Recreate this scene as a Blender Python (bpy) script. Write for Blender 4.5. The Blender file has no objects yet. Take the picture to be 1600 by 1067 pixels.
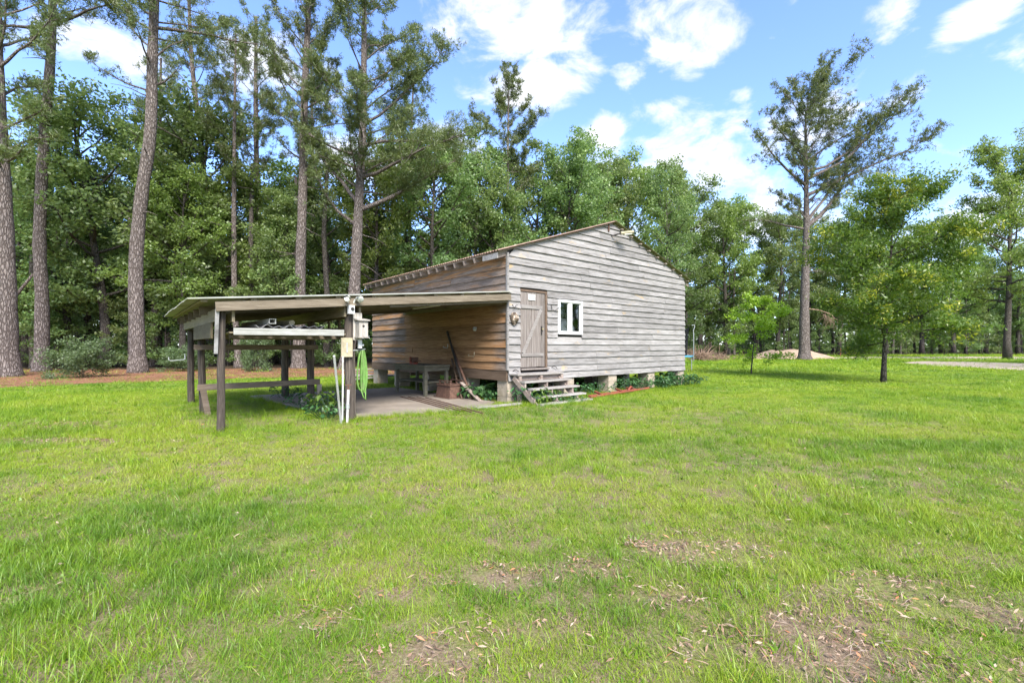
import bpy, math, random
import numpy as np
from mathutils import Vector, Matrix, Euler
random.seed(7); RNG = np.random.default_rng(7)
sc = bpy.context.scene
col = sc.collection
# ------------------------------------------------------------------ camera
CAMH, FPX, HOR = 1.4, 711.0, 541.0            # eye height, focal length and horizon in photo pixels
cd = bpy.data.cameras.new('camera'); cam = bpy.data.objects.new('camera', cd); col.objects.link(cam)
cam.location = (0, 0, CAMH); cam.rotation_euler = (math.radians(90), 0, 0)
cd.lens = 16.0; cd.sensor_width = 36.0; cd.shift_y = (HOR - 533.5) / 1600.0
cd.clip_start = 0.05; cd.clip_end = 3000
sc.camera = cam
# ------------------------------------------------------------------ light
SUN_EL, SUN_AZ = math.radians(43), math.radians(160)     # azimuth clockwise from +Y (camera looks along +Y)
sd = bpy.data.lights.new('sun', 'SUN'); sd.energy = 1.5; sd.angle = math.radians(24); sd.color = (1.0, 0.95, 0.87)
so = bpy.data.objects.new('sun', sd); col.objects.link(so)
sdir = Vector((math.sin(SUN_AZ) * math.cos(SUN_EL), math.cos(SUN_AZ) * math.cos(SUN_EL), math.sin(SUN_EL)))
so.rotation_euler = sdir.to_track_quat('Z', 'Y').to_euler(); so.location = (20, -20, 40)
vs = sc.view_settings
sc.display_settings.display_device = 'sRGB'
vs.view_transform = 'Standard'; vs.look = 'None'; vs.gamma = 1.0; vs.use_curve_mapping = False
vs.exposure = 2.6
sc.cycles.max_bounces = 8; sc.cycles.diffuse_bounces = 4; sc.cycles.glossy_bounces = 2; sc.cycles.transmission_bounces = 6; sc.cycles.transparent_max_bounces = 12
sc.cycles.sample_clamp_indirect = 6.0

class NT:
    """small node-tree helper"""
    def __init__(s, tree): s.t = tree; s.t.nodes.clear()
    def n(s, typ, out=0, ins=None, **at):
        nd = s.t.nodes.new(typ)
        for k, v in at.items(): setattr(nd, k, v)
        for k, v in (ins or {}).items():
            sk = nd.inputs[k]
            if isinstance(v, bpy.types.NodeSocket): s.t.links.new(v, sk)
            else:
                if sk.type == 'RGBA' and len(v) == 3: v = (*v, 1)
                sk.default_value = v
        return nd if out is None else nd.outputs[out]
    def m(s, op, a, b=0.0, c=0.0, clamp=False): return s.n('ShaderNodeMath', operation=op, use_clamp=clamp, ins={0: a, 1: b, 2: c})
    def mix(s, f, a, b, mode='MIX'): return s.n('ShaderNodeMix', out=2, data_type='RGBA', blend_type=mode, ins={0: f, 6: a, 7: b})
    def ramp(s, f, stops):
        nd = s.n('ShaderNodeValToRGB', out=None, ins={0: f}); e = nd.color_ramp.elements
        while len(e) < len(stops): e.new(0.5)
        for el, (p, c) in zip(e, stops):
            el.position = p; el.color = (c, c, c, 1) if isinstance(c, (int, float)) else (*c, 1)
        return nd.outputs[0]
    def noise(s, vec, scale, detail=4, rough=0.55, dist=0.0, out=0):
        return s.n('ShaderNodeTexNoise', out=out, ins={'Vector': vec, 'Scale': scale, 'Detail': detail, 'Roughness': rough, 'Distortion': dist})
    def step(s, f, a, b): return s.n('ShaderNodeMapRange', interpolation_type='SMOOTHSTEP', ins={0: f, 1: a, 2: b, 3: 0.0, 4: 1.0})

# world: physical sky with a broken deck of fair-weather cloud all round
w = bpy.data.worlds.new('World'); sc.world = w; w.use_nodes = True
W = NT(w.node_tree)
sky = W.n('ShaderNodeTexSky', sky_type='NISHITA', sun_disc=False, sun_elevation=SUN_EL, sun_rotation=SUN_AZ, altitude=50, air_density=1.0, dust_density=0.6, ozone_density=2.0)
dirv = W.n('ShaderNodeTexCoord', out='Generated')
sx = W.n('ShaderNodeSeparateXYZ', out=None, ins={0: dirv})
X, Y, Z = sx.outputs
az = W.m('ARCTAN2', X, Y); el = W.m('ARCSINE', Z)
zz = W.m('ADD', W.m('MAXIMUM', Z, 0.0), 0.22)
pl = W.n('ShaderNodeCombineXYZ', ins={0: W.m('DIVIDE', X, zz), 1: W.m('DIVIDE', Y, zz), 2: 0.0})
warp = W.noise(pl, 3.0, 6, 0.6, 0.0)
big = W.noise(pl, 1.55, 9, 0.62, 0.35)
fine = W.noise(W.n('ShaderNodeVectorMath', operation='MULTIPLY', ins={0: dirv, 1: (1.0, 1.0, 1.7)}), 7.5, 10, 0.60, 0.4)
def cloudpos(px, py):
    v = Vector(((px - 800) / FPX, 1, (HOR - py) / FPX)).normalized()
    return math.atan2(v.x, v.y), math.asin(v.z)
acc = None
for (x, y, rx, ry, k) in [(900, 15, 200, 75, 1), (770, 40, 110, 75, .95), (1085, 60, 75, 55, .9), (830, 130, 95, 38, .9), (1030, 205, 135, 42, .95), (1000, 262, 150, 38, .85),
                          (1145, 152, 26, 18, .75), (1405, 152, 52, 32, .85), (1395, 25, 48, 36, .75), (1540, 15, 75, 32, .8), (985, 120, 26, 20, .55), (1110, 285, 90, 40, .75),
                          (1180, 360, 240, 40, .55), (1560, 350, 200, 55, .7), (170, 75, 70, 30, .35), (430, 120, 90, 60, .5), (640, 250, 120, 60, .6), (1260, 190, 90, 60, .6)]:
    a0, e0 = cloudpos(x, y); a1, _ = cloudpos(x + rx, y); _, e1 = cloudpos(x, y - ry)
    dx = W.m('DIVIDE', W.m('SUBTRACT', az, a0), abs(a1 - a0)); dy = W.m('DIVIDE', W.m('SUBTRACT', el, e0), max(abs(e1 - e0), 1e-3))
    v = W.m('MULTIPLY', W.m('SUBTRACT', 1.0, W.m('ADD', W.m('MULTIPLY', dx, dx), W.m('MULTIPLY', dy, dy))), k)
    acc = v if acc is None else W.m('MAXIMUM', acc, v)
acc = W.m('MAXIMUM', acc, -0.9)
# behind and beside the camera the deck comes from the large noise alone
front = W.step(Y, 0.10, 0.35)
blob = W.m('ADD', W.m('MULTIPLY', acc, 0.27), W.m('MULTIPLY', W.m('SUBTRACT', fine, 0.5), 2.0))
gen = W.m('MULTIPLY', W.m('SUBTRACT', big, 0.42), 1.6)
dens = W.n('ShaderNodeMix', out=0, data_type='FLOAT', ins={0: front, 2: gen, 3: blob})
cl = W.step(dens, -0.08, 0.34)
shade = W.ramp(W.noise(dirv, 5.0, 5, 0.6), [(0.25, (0.86, 0.89, 0.95)), (0.6, (1.0, 1.0, 1.0))])
cloudc = W.n('ShaderNodeVectorMath', operation='SCALE', ins={0: shade, 'Scale': 3.0})
skyc = W.n('ShaderNodeVectorMath', operation='MULTIPLY', ins={0: sky, 1: (0.80, 0.86, 1.10)})
mixc = W.mix(W.m('MULTIPLY', cl, 0.90), skyc, cloudc)
bg = W.n('ShaderNodeBackground', ins={0: mixc, 1: 0.074})
W.n('ShaderNodeOutputWorld', out=None, ins={0: bg})

# ------------------------------------------------------------------ helpers
PHI = math.atan2(0.647, 0.762); U = Vector((math.cos(PHI), math.sin(PHI), 0)); V = Vector((-math.sin(PHI), math.cos(PHI), 0))
A = Vector((-0.11, 11.3, 0))                    # near corner of the shed: local x runs along the gable, local y along the side wall
def L(x, y, z=0.0): return A + U * x + V * y + Vector((0, 0, z))
def G(px, py): Yd = FPX * CAMH / (py - HOR); return Vector(((px - 800) / FPX * Yd, Yd, 0))
def AT(px, Yd, py=None): return Vector(((px - 800) / FPX * Yd, Yd, 0 if py is None else CAMH + (HOR - py) / FPX * Yd))
def onplane(px, py, p0, nrm):
    d = Vector(((px - 800) / FPX, 1, (HOR - py) / FPX)); o = Vector((0, 0, CAMH))
    return o + d * ((p0 - o).dot(nrm) / d.dot(nrm))
def loc(p): q = p - A; return (q.dot(U), q.dot(V), p.z)
def PF(px, py, n=0.0): return loc(onplane(px, py, A - V * n, V))       # on a plane parallel to the gable, n in front of it
def PS(px, py, x=0.0): return loc(onplane(px, py, A + U * x, U))       # on a plane parallel to the side wall, at local x
def lin(r, g, b):
    f = lambda c: (c / 255 / 12.92) if c <= 10 else ((c / 255 + 0.055) / 1.055) ** 2.4
    return (f(r), f(g), f(b))

def tag(o, label=None, cat=None, group=None, kind=None):
    if label: o['label'] = label
    if cat: o['category'] = cat
    if group: o['group'] = group
    if kind: o['kind'] = kind
    return o
def empty(name, p, rz=0.0, label=None, cat=None, group=None):
    o = bpy.data.objects.new(name, None); o.empty_display_size = 0.2; col.objects.link(o)
    o.location = p; o.rotation_euler = (0, 0, rz)
    return tag(o, label, cat, group)
def mkmesh(name, verts, faces, mat, smooth=False):
    me = bpy.data.meshes.new(name); me.from_pydata(verts, [], faces); me.materials.append(mat)
    if smooth: me.polygons.foreach_set('use_smooth', [True] * len(me.polygons))
    me.update(); return me
def quadmesh(name, co, mat, attrs=None, nv=4):
    """co: (n, nv, 3) separate polygons"""
    n = len(co); me = bpy.data.meshes.new(name)
    me.vertices.add(n * nv); me.vertices.foreach_set('co', np.asarray(co, np.float32).ravel())
    me.loops.add(n * nv); me.loops.foreach_set('vertex_index', np.arange(n * nv, dtype=np.int32))
    me.polygons.add(n); me.polygons.foreach_set('loop_start', np.arange(0, n * nv, nv, dtype=np.int32))
    me.polygons.foreach_set('loop_total', np.full(n, nv, np.int32))
    for k, v in (attrs or {}).items():
        a = me.attributes.new(k, 'FLOAT', 'POINT'); a.data.foreach_set('value', np.repeat(np.asarray(v, np.float32), nv))
    me.materials.append(mat); me.update(); me.validate(); return me
def obj(name, me, parent=None, p=(0, 0, 0), rz=0.0):
    o = bpy.data.objects.new(name, me); col.objects.link(o)
    if parent: o.parent = parent
    o.location = p; o.rotation_euler = (0, 0, rz); return o
def copy_tree(o, parent=None):
    c = o.copy(); col.objects.link(c); c.parent = parent
    for ch in list(o.children): copy_tree(ch, c)
    return c

class MB:
    def __init__(s): s.v = []; s.f = []
    def add(s, vs, fs):
        b = len(s.v); s.v += [tuple(q) for q in vs]; s.f += [tuple(i + b for i in q) for q in fs]; return s
    def box(s, x0, x1, y0, y1, z0, z1, j=0.0):
        r = lambda: random.uniform(-j, j) if j else 0.0
        vs = [(x + r(), y + r(), z + r()) for z in (z0, z1) for x, y in ((x0, y0), (x1, y0), (x1, y1), (x0, y1))]
        return s.add(vs, [(3, 2, 1, 0), (4, 5, 6, 7), (0, 1, 5, 4), (1, 2, 6, 5), (2, 3, 7, 6), (3, 0, 4, 7)])
    def bar(s, p0, p1, w, h, up=(0, 0, 1), bev=0.0):
        """rectangular bar from p0 to p1, w across, h along 'up'; bev chamfers its long edges"""
        p0, p1 = Vector(p0), Vector(p1); d = (p1 - p0).normalized(); up = Vector(up)
        a = d.cross(up)
        if a.length < 1e-4: a = d.cross(Vector((1, 0, 0)))
        a.normalize(); b = a.cross(d).normalized()
        if bev: pr = [(-w/2, -h/2+bev), (-w/2+bev, -h/2), (w/2-bev, -h/2), (w/2, -h/2+bev), (w/2, h/2-bev), (w/2-bev, h/2), (-w/2+bev, h/2), (-w/2, h/2-bev)]
        else: pr = [(-w/2, -h/2), (w/2, -h/2), (w/2, h/2), (-w/2, h/2)]
        n = len(pr); vs = [p + a * x + b * y for p in (p0, p1) for x, y in pr]
        return s.add(vs, [tuple(range(n))[::-1], tuple(range(n, 2*n))] + [(i, (i+1) % n, n+(i+1) % n, n+i) for i in range(n)])
    def tube(s, pts, rad, n=6, cap=True):
        pts = [Vector(p) for p in pts]; m = len(pts)
        if isinstance(rad, (int, float)): rad = [rad] * m
        ref = Vector((0.31, 0.9, 0.11)); vs = []
        for i, p in enumerate(pts):
            d = (pts[min(i+1, m-1)] - pts[max(i-1, 0)]); d = d.normalized() if d.length > 1e-9 else Vector((0, 0, 1))
            a = d.cross(ref)
            if a.length < 0.05: a = d.cross(Vector((1, 0, 0)))
            a.normalize(); b = d.cross(a)
            for k in range(n):
                t = 2 * math.pi * k / n; vs.append(p + (a * math.cos(t) + b * math.sin(t)) * rad[i])
        fs = [(i*n+k, i*n+(k+1) % n, (i+1)*n+(k+1) % n, (i+1)*n+k) for i in range(m-1) for k in range(n)]
        if cap: fs += [tuple(range(n))[::-1], tuple(range((m-1)*n, m*n))]
        return s.add(vs, fs)
    def lathe(s, prof, n=14, c=(0, 0, 0)):
        vs = [(c[0] + r * math.cos(2*math.pi*k/n), c[1] + r * math.sin(2*math.pi*k/n), c[2] + z) for r, z in prof for k in range(n)]
        m = len(prof)
        return s.add(vs, [(i*n+k, i*n+(k+1) % n, (i+1)*n+(k+1) % n, (i+1)*n+k) for i in range(m-1) for k in range(n)] + [tuple(range(n))[::-1], tuple(range((m-1)*n, m*n))])
    def build(s, name, mat, parent=None, p=(0, 0, 0), rz=0.0, smooth=False): return obj(name, mkmesh(name, s.v, s.f, mat, smooth), parent, p, rz)
def bx(name, mat, parent, *a, **k): return MB().box(*a, **k).build(name, mat, parent)

# ------------------------------------------------------------------ materials
def mat(name):
    m = bpy.data.materials.new(name); m.use_nodes = True; return m, NT(m.node_tree)
def finish(T, colr, rough=0.8, bump=None, bstr=0.3, bdist=0.01, metal=0.0, spec=0.3):
    ins = {'Base Color': colr, 'Roughness': rough, 'Metallic': metal, 'Specular IOR Level': spec}
    if bump is not None: ins['Normal'] = T.n('ShaderNodeBump', ins={'Strength': bstr, 'Distance': bdist, 'Height': bump})
    T.n('ShaderNodeOutputMaterial', out=None, ins={0: T.n('ShaderNodeBsdfPrincipled', ins=ins)})
def objco(T, scale, jitter=True):
    v = T.n('ShaderNodeTexCoord', out='Object')
    if jitter:
        r = T.n('ShaderNodeObjectInfo', out='Random')
        v = T.n('ShaderNodeVectorMath', operation='ADD', ins={0: v, 1: T.n('ShaderNodeCombineXYZ', ins={0: T.m('MULTIPLY', r, 41.0), 1: T.m('MULTIPLY', r, 23.0), 2: T.m('MULTIPLY', r, 17.0)})})
    return T.n('ShaderNodeVectorMath', operation='MULTIPLY', ins={0: v, 1: scale})
def wood(name, dark, mid, light, grain=(0.8, 14, 14), ochre=None, och_lo=0.6, rough=0.85, var=0.35):
    m, T = mat(name)
    g = objco(T, grain); big = objco(T, (grain[0] * 0.9, grain[1] * 0.13, grain[2] * 0.13))
    s = T.noise(g, 2.6, 8, 0.72, 0.5); b = T.noise(big, 1.2, 6, 0.7, 0.5)
    f = T.m('ADD', T.m('MULTIPLY', s, 0.72), T.m('MULTIPLY', b, 0.28))
    c = T.ramp(f, [(0.33, dark), (0.48, mid), (0.64, light)])
    if ochre:
        o = T.noise(objco(T, (grain[0] * 1.3 + 0.3, grain[1] * 0.22 + 0.3, grain[2] * 0.22 + 0.3)), 1.0, 5, 0.6, 0.5)
        c = T.mix(T.m('MULTIPLY', T.step(o, och_lo, och_lo + 0.12), 0.8), c, ochre)
    r = T.n('ShaderNodeObjectInfo', out='Random')
    c = T.n('ShaderNodeHueSaturation', ins={'Hue': 0.5, 'Saturation': 1.0, 'Value': T.m('ADD', 1.0 - var / 2, T.m('MULTIPLY', r, var)), 'Color': c})
    finish(T, c, rough, s, 0.5, 0.006); return m
def plain(name, c, rough=0.6, metal=0.0, var=0.12, scale=12.0, spec=0.3, dirt=None):
    m, T = mat(name)
    n = T.noise(objco(T, (scale,) * 3), 1.0, 5, 0.6)
    cc = T.mix(T.ramp(n, [(0.3, 0.0), (0.7, 1.0)]), tuple(x * (1 - var) for x in c), tuple(min(x * (1 + var), 1) for x in c))
    if dirt: cc = T.mix(T.m('MULTIPLY', T.step(T.noise(objco(T, (scale * .4,) * 3), 1.0, 5, 0.65), 0.5, 0.68), 0.85), cc, dirt)
    finish(T, cc, rough, n, 0.15, 0.003, metal, spec); return m

M = {}
M['gable'] = wood('gable_board', (0.068, 0.060, 0.053), (0.216, 0.204, 0.195), (0.338, 0.324, 0.314), (0.9, 16, 16), (0.42, 0.30, 0.15), 0.62, var=0.36)
# the side wall: brown where the lean-to roof keeps it dry, grey with orange where the weather reaches it
m, T = mat('side_board'); oc = T.n('ShaderNodeTexCoord', out='Object'); sp = T.n('ShaderNodeSeparateXYZ', out=None, ins={0: oc})
g = objco(T, (14, 0.8, 16)); s = T.noise(g, 2.4, 8, 0.70, 0.5)
brown = T.ramp(s, [(0.3, (0.12, 0.067, 0.035)), (0.5, (0.26, 0.150, 0.076)), (0.7, (0.38, 0.235, 0.125))])
grey = T.ramp(s, [(0.32, (0.085, 0.062, 0.048)), (0.5, (0.19, 0.145, 0.115)), (0.68, (0.31, 0.255, 0.215))])
rnd = T.n('ShaderNodeObjectInfo', out='Random')
on = T.m('ADD', T.noise(objco(T, (3, 0.55, 6.0)), 1.0, 5, 0.6, 0.6), T.m('MULTIPLY', T.m('SUBTRACT', rnd, 0.5), 0.24))
orange = T.ramp(s, [(0.3, (0.17, 0.08, 0.028)), (0.7, (0.42, 0.215, 0.085))])
grey = T.mix(T.m('MULTIPLY', T.step(on, 0.45, 0.64), 0.85), grey, orange)
wob = T.m('MULTIPLY', T.m('SUBTRACT', T.noise(oc, 1.6, 3), 0.5), 0.5)
wet = T.m('MAXIMUM', T.m('MAXIMUM', T.step(T.m('ADD', sp.outputs[1], wob), 5.15, 5.5), T.step(sp.outputs[2], 2.70, 2.76)), T.m('SUBTRACT', 1.0, T.step(T.m('ADD', sp.outputs[1], wob), 0.05, 0.75)))
c = T.mix(wet, brown, grey)
c = T.n('ShaderNodeHueSaturation', ins={'Value': T.m('ADD', 0.82, T.m('MULTIPLY', rnd, 0.36)), 'Color': c})
finish(T, c, 0.85, s, 0.5, 0.006); M['side'] = m
M['skirt'] = wood('skirt_beam', (0.05, 0.032, 0.022), (0.11, 0.075, 0.052), (0.17, 0.12, 0.085), (14, 0.8, 12))
M['door'] = wood('door_plank', (0.085, 0.071, 0.061), (0.165, 0.141, 0.125), (0.245, 0.218, 0.20), (15, 15, 0.8), (0.42, 0.30, 0.17), 0.68)
M['ledge'] = wood('door_ledge', (0.15, 0.132, 0.118), (0.245, 0.222, 0.205), (0.325, 0.303, 0.285), (1.0, 15, 15))
M['rafter'] = wood('rafter_wood', (0.12, 0.09, 0.075), (0.24, 0.19, 0.16), (0.36, 0.31, 0.27), (1.0, 10, 14))
M['carport'] = wood('carport_timber', (0.075, 0.059, 0.040), (0.140, 0.113, 0.080), (0.21, 0.176, 0.13), (0.9, 14, 14), var=0.3)
M['carport_y'] = wood('carport_timber_cross', (0.11, 0.09, 0.055), (0.21, 0.175, 0.115), (0.31, 0.265, 0.18), (14, 0.9, 14), var=0.3)
M['post'] = wood('carport_post', (0.022, 0.018, 0.015), (0.065, 0.052, 0.042), (0.15, 0.125, 0.10), (13, 13, 0.9), (0.20, 0.17, 0.14), 0.60)
M['railw'] = wood('rail_wood', (0.08, 0.06, 0.045), (0.15, 0.115, 0.085), (0.24, 0.19, 0.15), (0.9, 14, 14))
M['white_board'] = wood('whitewashed_board', (0.14, 0.14, 0.118), (0.26, 0.26, 0.234), (0.37, 0.37, 0.345), (1.2, 12, 12), (0.24, 0.24, 0.16), 0.62)
M['tread'] = wood('step_tread', (0.16, 0.14, 0.124), (0.30, 0.276, 0.252), (0.41, 0.386, 0.36), (1.0, 15, 15), var=0.2)
M['table'] = wood('table_wood', (0.055, 0.055, 0.038), (0.11, 0.105, 0.075), (0.17, 0.16, 0.12), (1.5, 12, 9))
M['block'] = plain('concrete_block', (0.37, 0.315, 0.245), 0.9, var=0.22, scale=9, dirt=(0.30, 0.25, 0.18))
M['concrete'] = plain('slab_concrete', (0.26, 0.222, 0.182), 0.9, var=0.20, scale=2.2, dirt=(0.20, 0.165, 0.13))
M['white'] = plain('white_vinyl', (0.62, 0.62, 0.60), 0.45, var=0.06)
M['pvc'] = plain('white_pipe', (0.52, 0.52, 0.49), 0.45, var=0.12, dirt=(0.36, 0.35, 0.30))
M['dark'] = plain('interior_dark', (0.03, 0.028, 0.025), 0.9)
M['iron'] = plain('dark_iron', (0.05, 0.045, 0.042), 0.6, 0.6)
M['rust'] = plain('rusty_iron', (0.12, 0.068, 0.048), 0.85, 0.1, var=0.4, scale=14, dirt=(0.10, 0.055, 0.04))
M['red'] = plain('red_paint', (0.24, 0.062, 0.038), 0.7, var=0.3, dirt=(0.17, 0.10, 0.07))
M['hose'] = plain('green_hose', (0.135, 0.27, 0.06), 0.55, var=0.25, dirt=(0.17, 0.22, 0.09))
M['roof_rust'] = plain('roof_sheet_brown', (0.30, 0.20, 0.15), 0.7, 0.15, var=0.3, scale=4, dirt=(0.20, 0.12, 0.08))
M['roof_moss'] = plain('roof_sheet_mossy', (0.20, 0.20, 0.10), 0.8, 0.0, var=0.35, scale=5, dirt=(0.16, 0.11, 0.07))
M['roof_galv'] = plain('carport_sheet', (0.36, 0.36, 0.30), 0.6, 0.15, var=0.2, scale=3, dirt=(0.26, 0.27, 0.16))
M['galv'] = plain('galvanised_sheet', (0.34, 0.33, 0.32), 0.5, 0.4, var=0.3, scale=6, dirt=(0.13, 0.12, 0.11))
M['cream'] = plain('cream_board', (0.38, 0.33, 0.22), 0.8, var=0.2, dirt=(0.24, 0.21, 0.14))
M['bird'] = wood('birdhouse_wood', (0.18, 0.16, 0.14), (0.34, 0.31, 0.27), (0.46, 0.43, 0.38), (14, 14, 1.5))
M['lamp'] = plain('floodlight_glass', (0.55, 0.55, 0.46), 0.3, var=0.12)
M['blue'] = plain('blue_pad', (0.10, 0.36, 0.55), 0.5, var=0.12)
M['steel'] = plain('steel_tube', (0.45, 0.47, 0.46), 0.45, 0.5)
M['brass'] = plain('door_knob', (0.55, 0.45, 0.25), 0.35, 0.7)
m, T = mat('safety_net'); tr = T.n('ShaderNodeBsdfTransparent'); df = T.n('ShaderNodeBsdfDiffuse', ins={0: (0.02, 0.022, 0.024)})
T.n('ShaderNodeOutputMaterial', out=None, ins={0: T.n('ShaderNodeMixShader', ins={0: 0.55, 1: tr, 2: df})}); M['net'] = m
m, T = mat('window_glass'); gl = T.n('ShaderNodeBsdfGlossy', ins={0: (0.9, 0.95, 0.92), 'Roughness': 0.03}); tr = T.n('ShaderNodeBsdfTransparent', ins={0: (0.80, 0.90, 0.85)})
fr = T.n('ShaderNodeFresnel', ins={0: 1.55}); T.n('ShaderNodeOutputMaterial', out=None, ins={0: T.n('ShaderNodeMixShader', ins={0: T.m('ADD', T.m('MULTIPLY', fr, 1.0), 0.10), 1: tr, 2: gl})}); M['glass'] = m
M['curtain'] = plain('curtain_cloth', (0.42, 0.45, 0.42), 0.9, var=0.2, scale=3)
def bark(name, dark, mid, light, sc_=1.0):
    m, T = mat(name); v = objco(T, (13 * sc_, 13 * sc_, 3.2 * sc_))
    vo = T.n('ShaderNodeTexVoronoi', out=None, feature='DISTANCE_TO_EDGE', ins={'Vector': T.n('ShaderNodeVectorMath', operation='ADD', ins={0: v, 1: T.n('ShaderNodeVectorMath', operation='SCALE', ins={0: T.noise(v, 1.5, 3, out=1), 'Scale': 0.9})}), 'Scale': 1.0})
    e = T.ramp(vo.outputs['Distance'], [(0.0, 0.0), (0.22, 1.0)])
    n = T.noise(v, 3.0, 6, 0.65)
    c = T.mix(T.m('MULTIPLY', e, T.ramp(n, [(0.25, 0.25), (0.6, 1.0)])), dark, T.ramp(n, [(0.3, mid), (0.7, light)]))
    b = T.noise(objco(T, (0.5, 0.5, 0.22)), 1.0, 4, 0.6)
    c = T.n('ShaderNodeHueSaturation', ins={'Value': T.m('ADD', 0.62, T.m('MULTIPLY', b, 0.76)), 'Color': c})
    finish(T, c, 0.9, T.m('MULTIPLY', e, T.m('ADD', 0.5, n)), 0.9, 0.05); return m
M['pine_bark'] = bark('pine_bark', (0.075, 0.057, 0.048), (0.195, 0.160, 0.142), (0.33, 0.285, 0.262))
M['bark'] = bark('grey_bark', (0.04, 0.034, 0.028), (0.11, 0.092, 0.078), (0.19, 0.165, 0.14), 1.3)
def leaf(name, c0, c1, c2, trans=0.5, hue=0.04, gloss=0.03):
    """c0..c2: leaf colours from old to young; 'tone' is each leaf's own age"""
    m, T = mat(name)
    a = T.n('ShaderNodeAttribute', out='Fac', attribute_name='tone'); r = T.n('ShaderNodeObjectInfo', out='Random')
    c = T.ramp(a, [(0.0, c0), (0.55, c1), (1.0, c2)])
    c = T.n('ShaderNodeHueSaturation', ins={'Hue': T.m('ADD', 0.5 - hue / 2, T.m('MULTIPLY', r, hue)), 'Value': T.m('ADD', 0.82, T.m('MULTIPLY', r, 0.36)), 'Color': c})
    df = T.n('ShaderNodeBsdfDiffuse', ins={0: c}); tl = T.n('ShaderNodeBsdfTranslucent', ins={0: T.mix(0.5, c, (c1[0] * 1.5, c1[1] * 1.5, c1[2]))})
    s1 = T.n('ShaderNodeMixShader', ins={0: trans, 1: df, 2: tl})
    gl = T.n('ShaderNodeBsdfGlossy', ins={0: (1, 1, 1, 1), 'Roughness': 0.45})
    T.n('ShaderNodeOutputMaterial', out=None, ins={0: T.n('ShaderNodeMixShader', ins={0: gloss, 1: s1, 2: gl})}); return m
M['leaf_wood'] = leaf('woodland_leaf', (0.108, 0.168, 0.050), (0.180, 0.258, 0.078), (0.27, 0.35, 0.10))
M['leaf_light'] = leaf('light_leaf', (0.12, 0.185, 0.040), (0.20, 0.285, 0.062), (0.29, 0.37, 0.09))
M['leaf_yard'] = leaf('yard_tree_leaf', (0.074, 0.130, 0.018), (0.120, 0.195, 0.026), (0.38, 0.38, 0.03), hue=0.0)
M['leaf_sap'] = leaf('sapling_leaf', (0.19, 0.31, 0.022), (0.27, 0.41, 0.030), (0.36, 0.48, 0.06), hue=0.0)
M['needle'] = leaf('pine_needle', (0.080, 0.115, 0.036), (0.140, 0.180, 0.054), (0.22, 0.245, 0.080), 0.35, 0.02, 0.04)
M['leaf_ivy'] = leaf('dark_leaf', (0.030, 0.085, 0.030), (0.055, 0.14, 0.045), (0.10, 0.21, 0.06), 0.3, 0.02)
M['leaf_shrub'] = leaf('shrub_leaf', (0.085, 0.13, 0.05), (0.13, 0.19, 0.075), (0.19, 0.26, 0.11))
M['leaf_weed'] = leaf('weed_leaf', (0.085, 0.155, 0.022), (0.13, 0.225, 0.030), (0.19, 0.29, 0.05), hue=0.0)
M['leaf_dead'] = leaf('fallen_leaf', (0.14, 0.075, 0.040), (0.27, 0.17, 0.10), (0.42, 0.31, 0.21), 0.15, 0.0)
M['ply'] = wood('plywood_panel', (0.065, 0.051, 0.028), (0.10, 0.08, 0.046), (0.14, 0.115, 0.07), (8, 1.2, 8))
M['twig'] = plain('dead_branch', (0.23, 0.155, 0.11), 0.9, var=0.35, scale=5)
# ------------------------------------------------------------------ ground
_LAT = {}
def vnoise(x, y, seed):
    if seed not in _LAT: _LAT[seed] = np.random.default_rng(seed).random((256, 256))
    Lt = _LAT[seed]; xi = np.floor(x).astype(int); yi = np.floor(y).astype(int); fx = x - xi; fy = y - yi
    fx = fx * fx * (3 - 2 * fx); fy = fy * fy * (3 - 2 * fy); g = lambda a, b: Lt[a % 256, b % 256]
    return (g(xi, yi) * (1 - fx) + g(xi + 1, yi) * fx) * (1 - fy) + (g(xi, yi + 1) * (1 - fx) + g(xi + 1, yi + 1) * fx) * fy
def fbm(x, y, scale, seed, o=4):
    x = np.asarray(x, float) * scale; y = np.asarray(y, float) * scale; s = 0; a = 0.5; t = 0
    for i in range(o): s = s + a * vnoise(x, y, seed + i); t += a; x = x * 2.03 + 11; y = y * 2.03 + 7; a *= 0.5
    return s / t
def inside(poly, x, y):
    r = np.zeros(np.shape(x), bool); n = len(poly)
    for i in range(n):
        x0, y0 = poly[i]; x1, y1 = poly[(i + 1) % n]
        c = ((y0 > y) != (y1 > y)) & (x < (x1 - x0) * (y - y0) / (y1 - y0 + 1e-12) + x0); r ^= c
    return r
def sheet(name, poly, z, matl, rough=0.5, step=0.8):
    pts = []; n = len(poly)
    for i in range(n):
        a, b = Vector(poly[i]), Vector(poly[(i + 1) % n]); k = max(1, min(60, int((b - a).length / step)))
        nrm = Vector((-(b - a).y, (b - a).x)).normalized()
        for j in range(k):
            q = a.lerp(b, j / k); q += nrm * (float(fbm(q.x, q.y, 0.9, 40)) - 0.5) * 2 * rough; pts.append((q.x, q.y, z))
    return obj(name, mkmesh(name, pts, [tuple(range(len(pts)))], matl))

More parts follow.
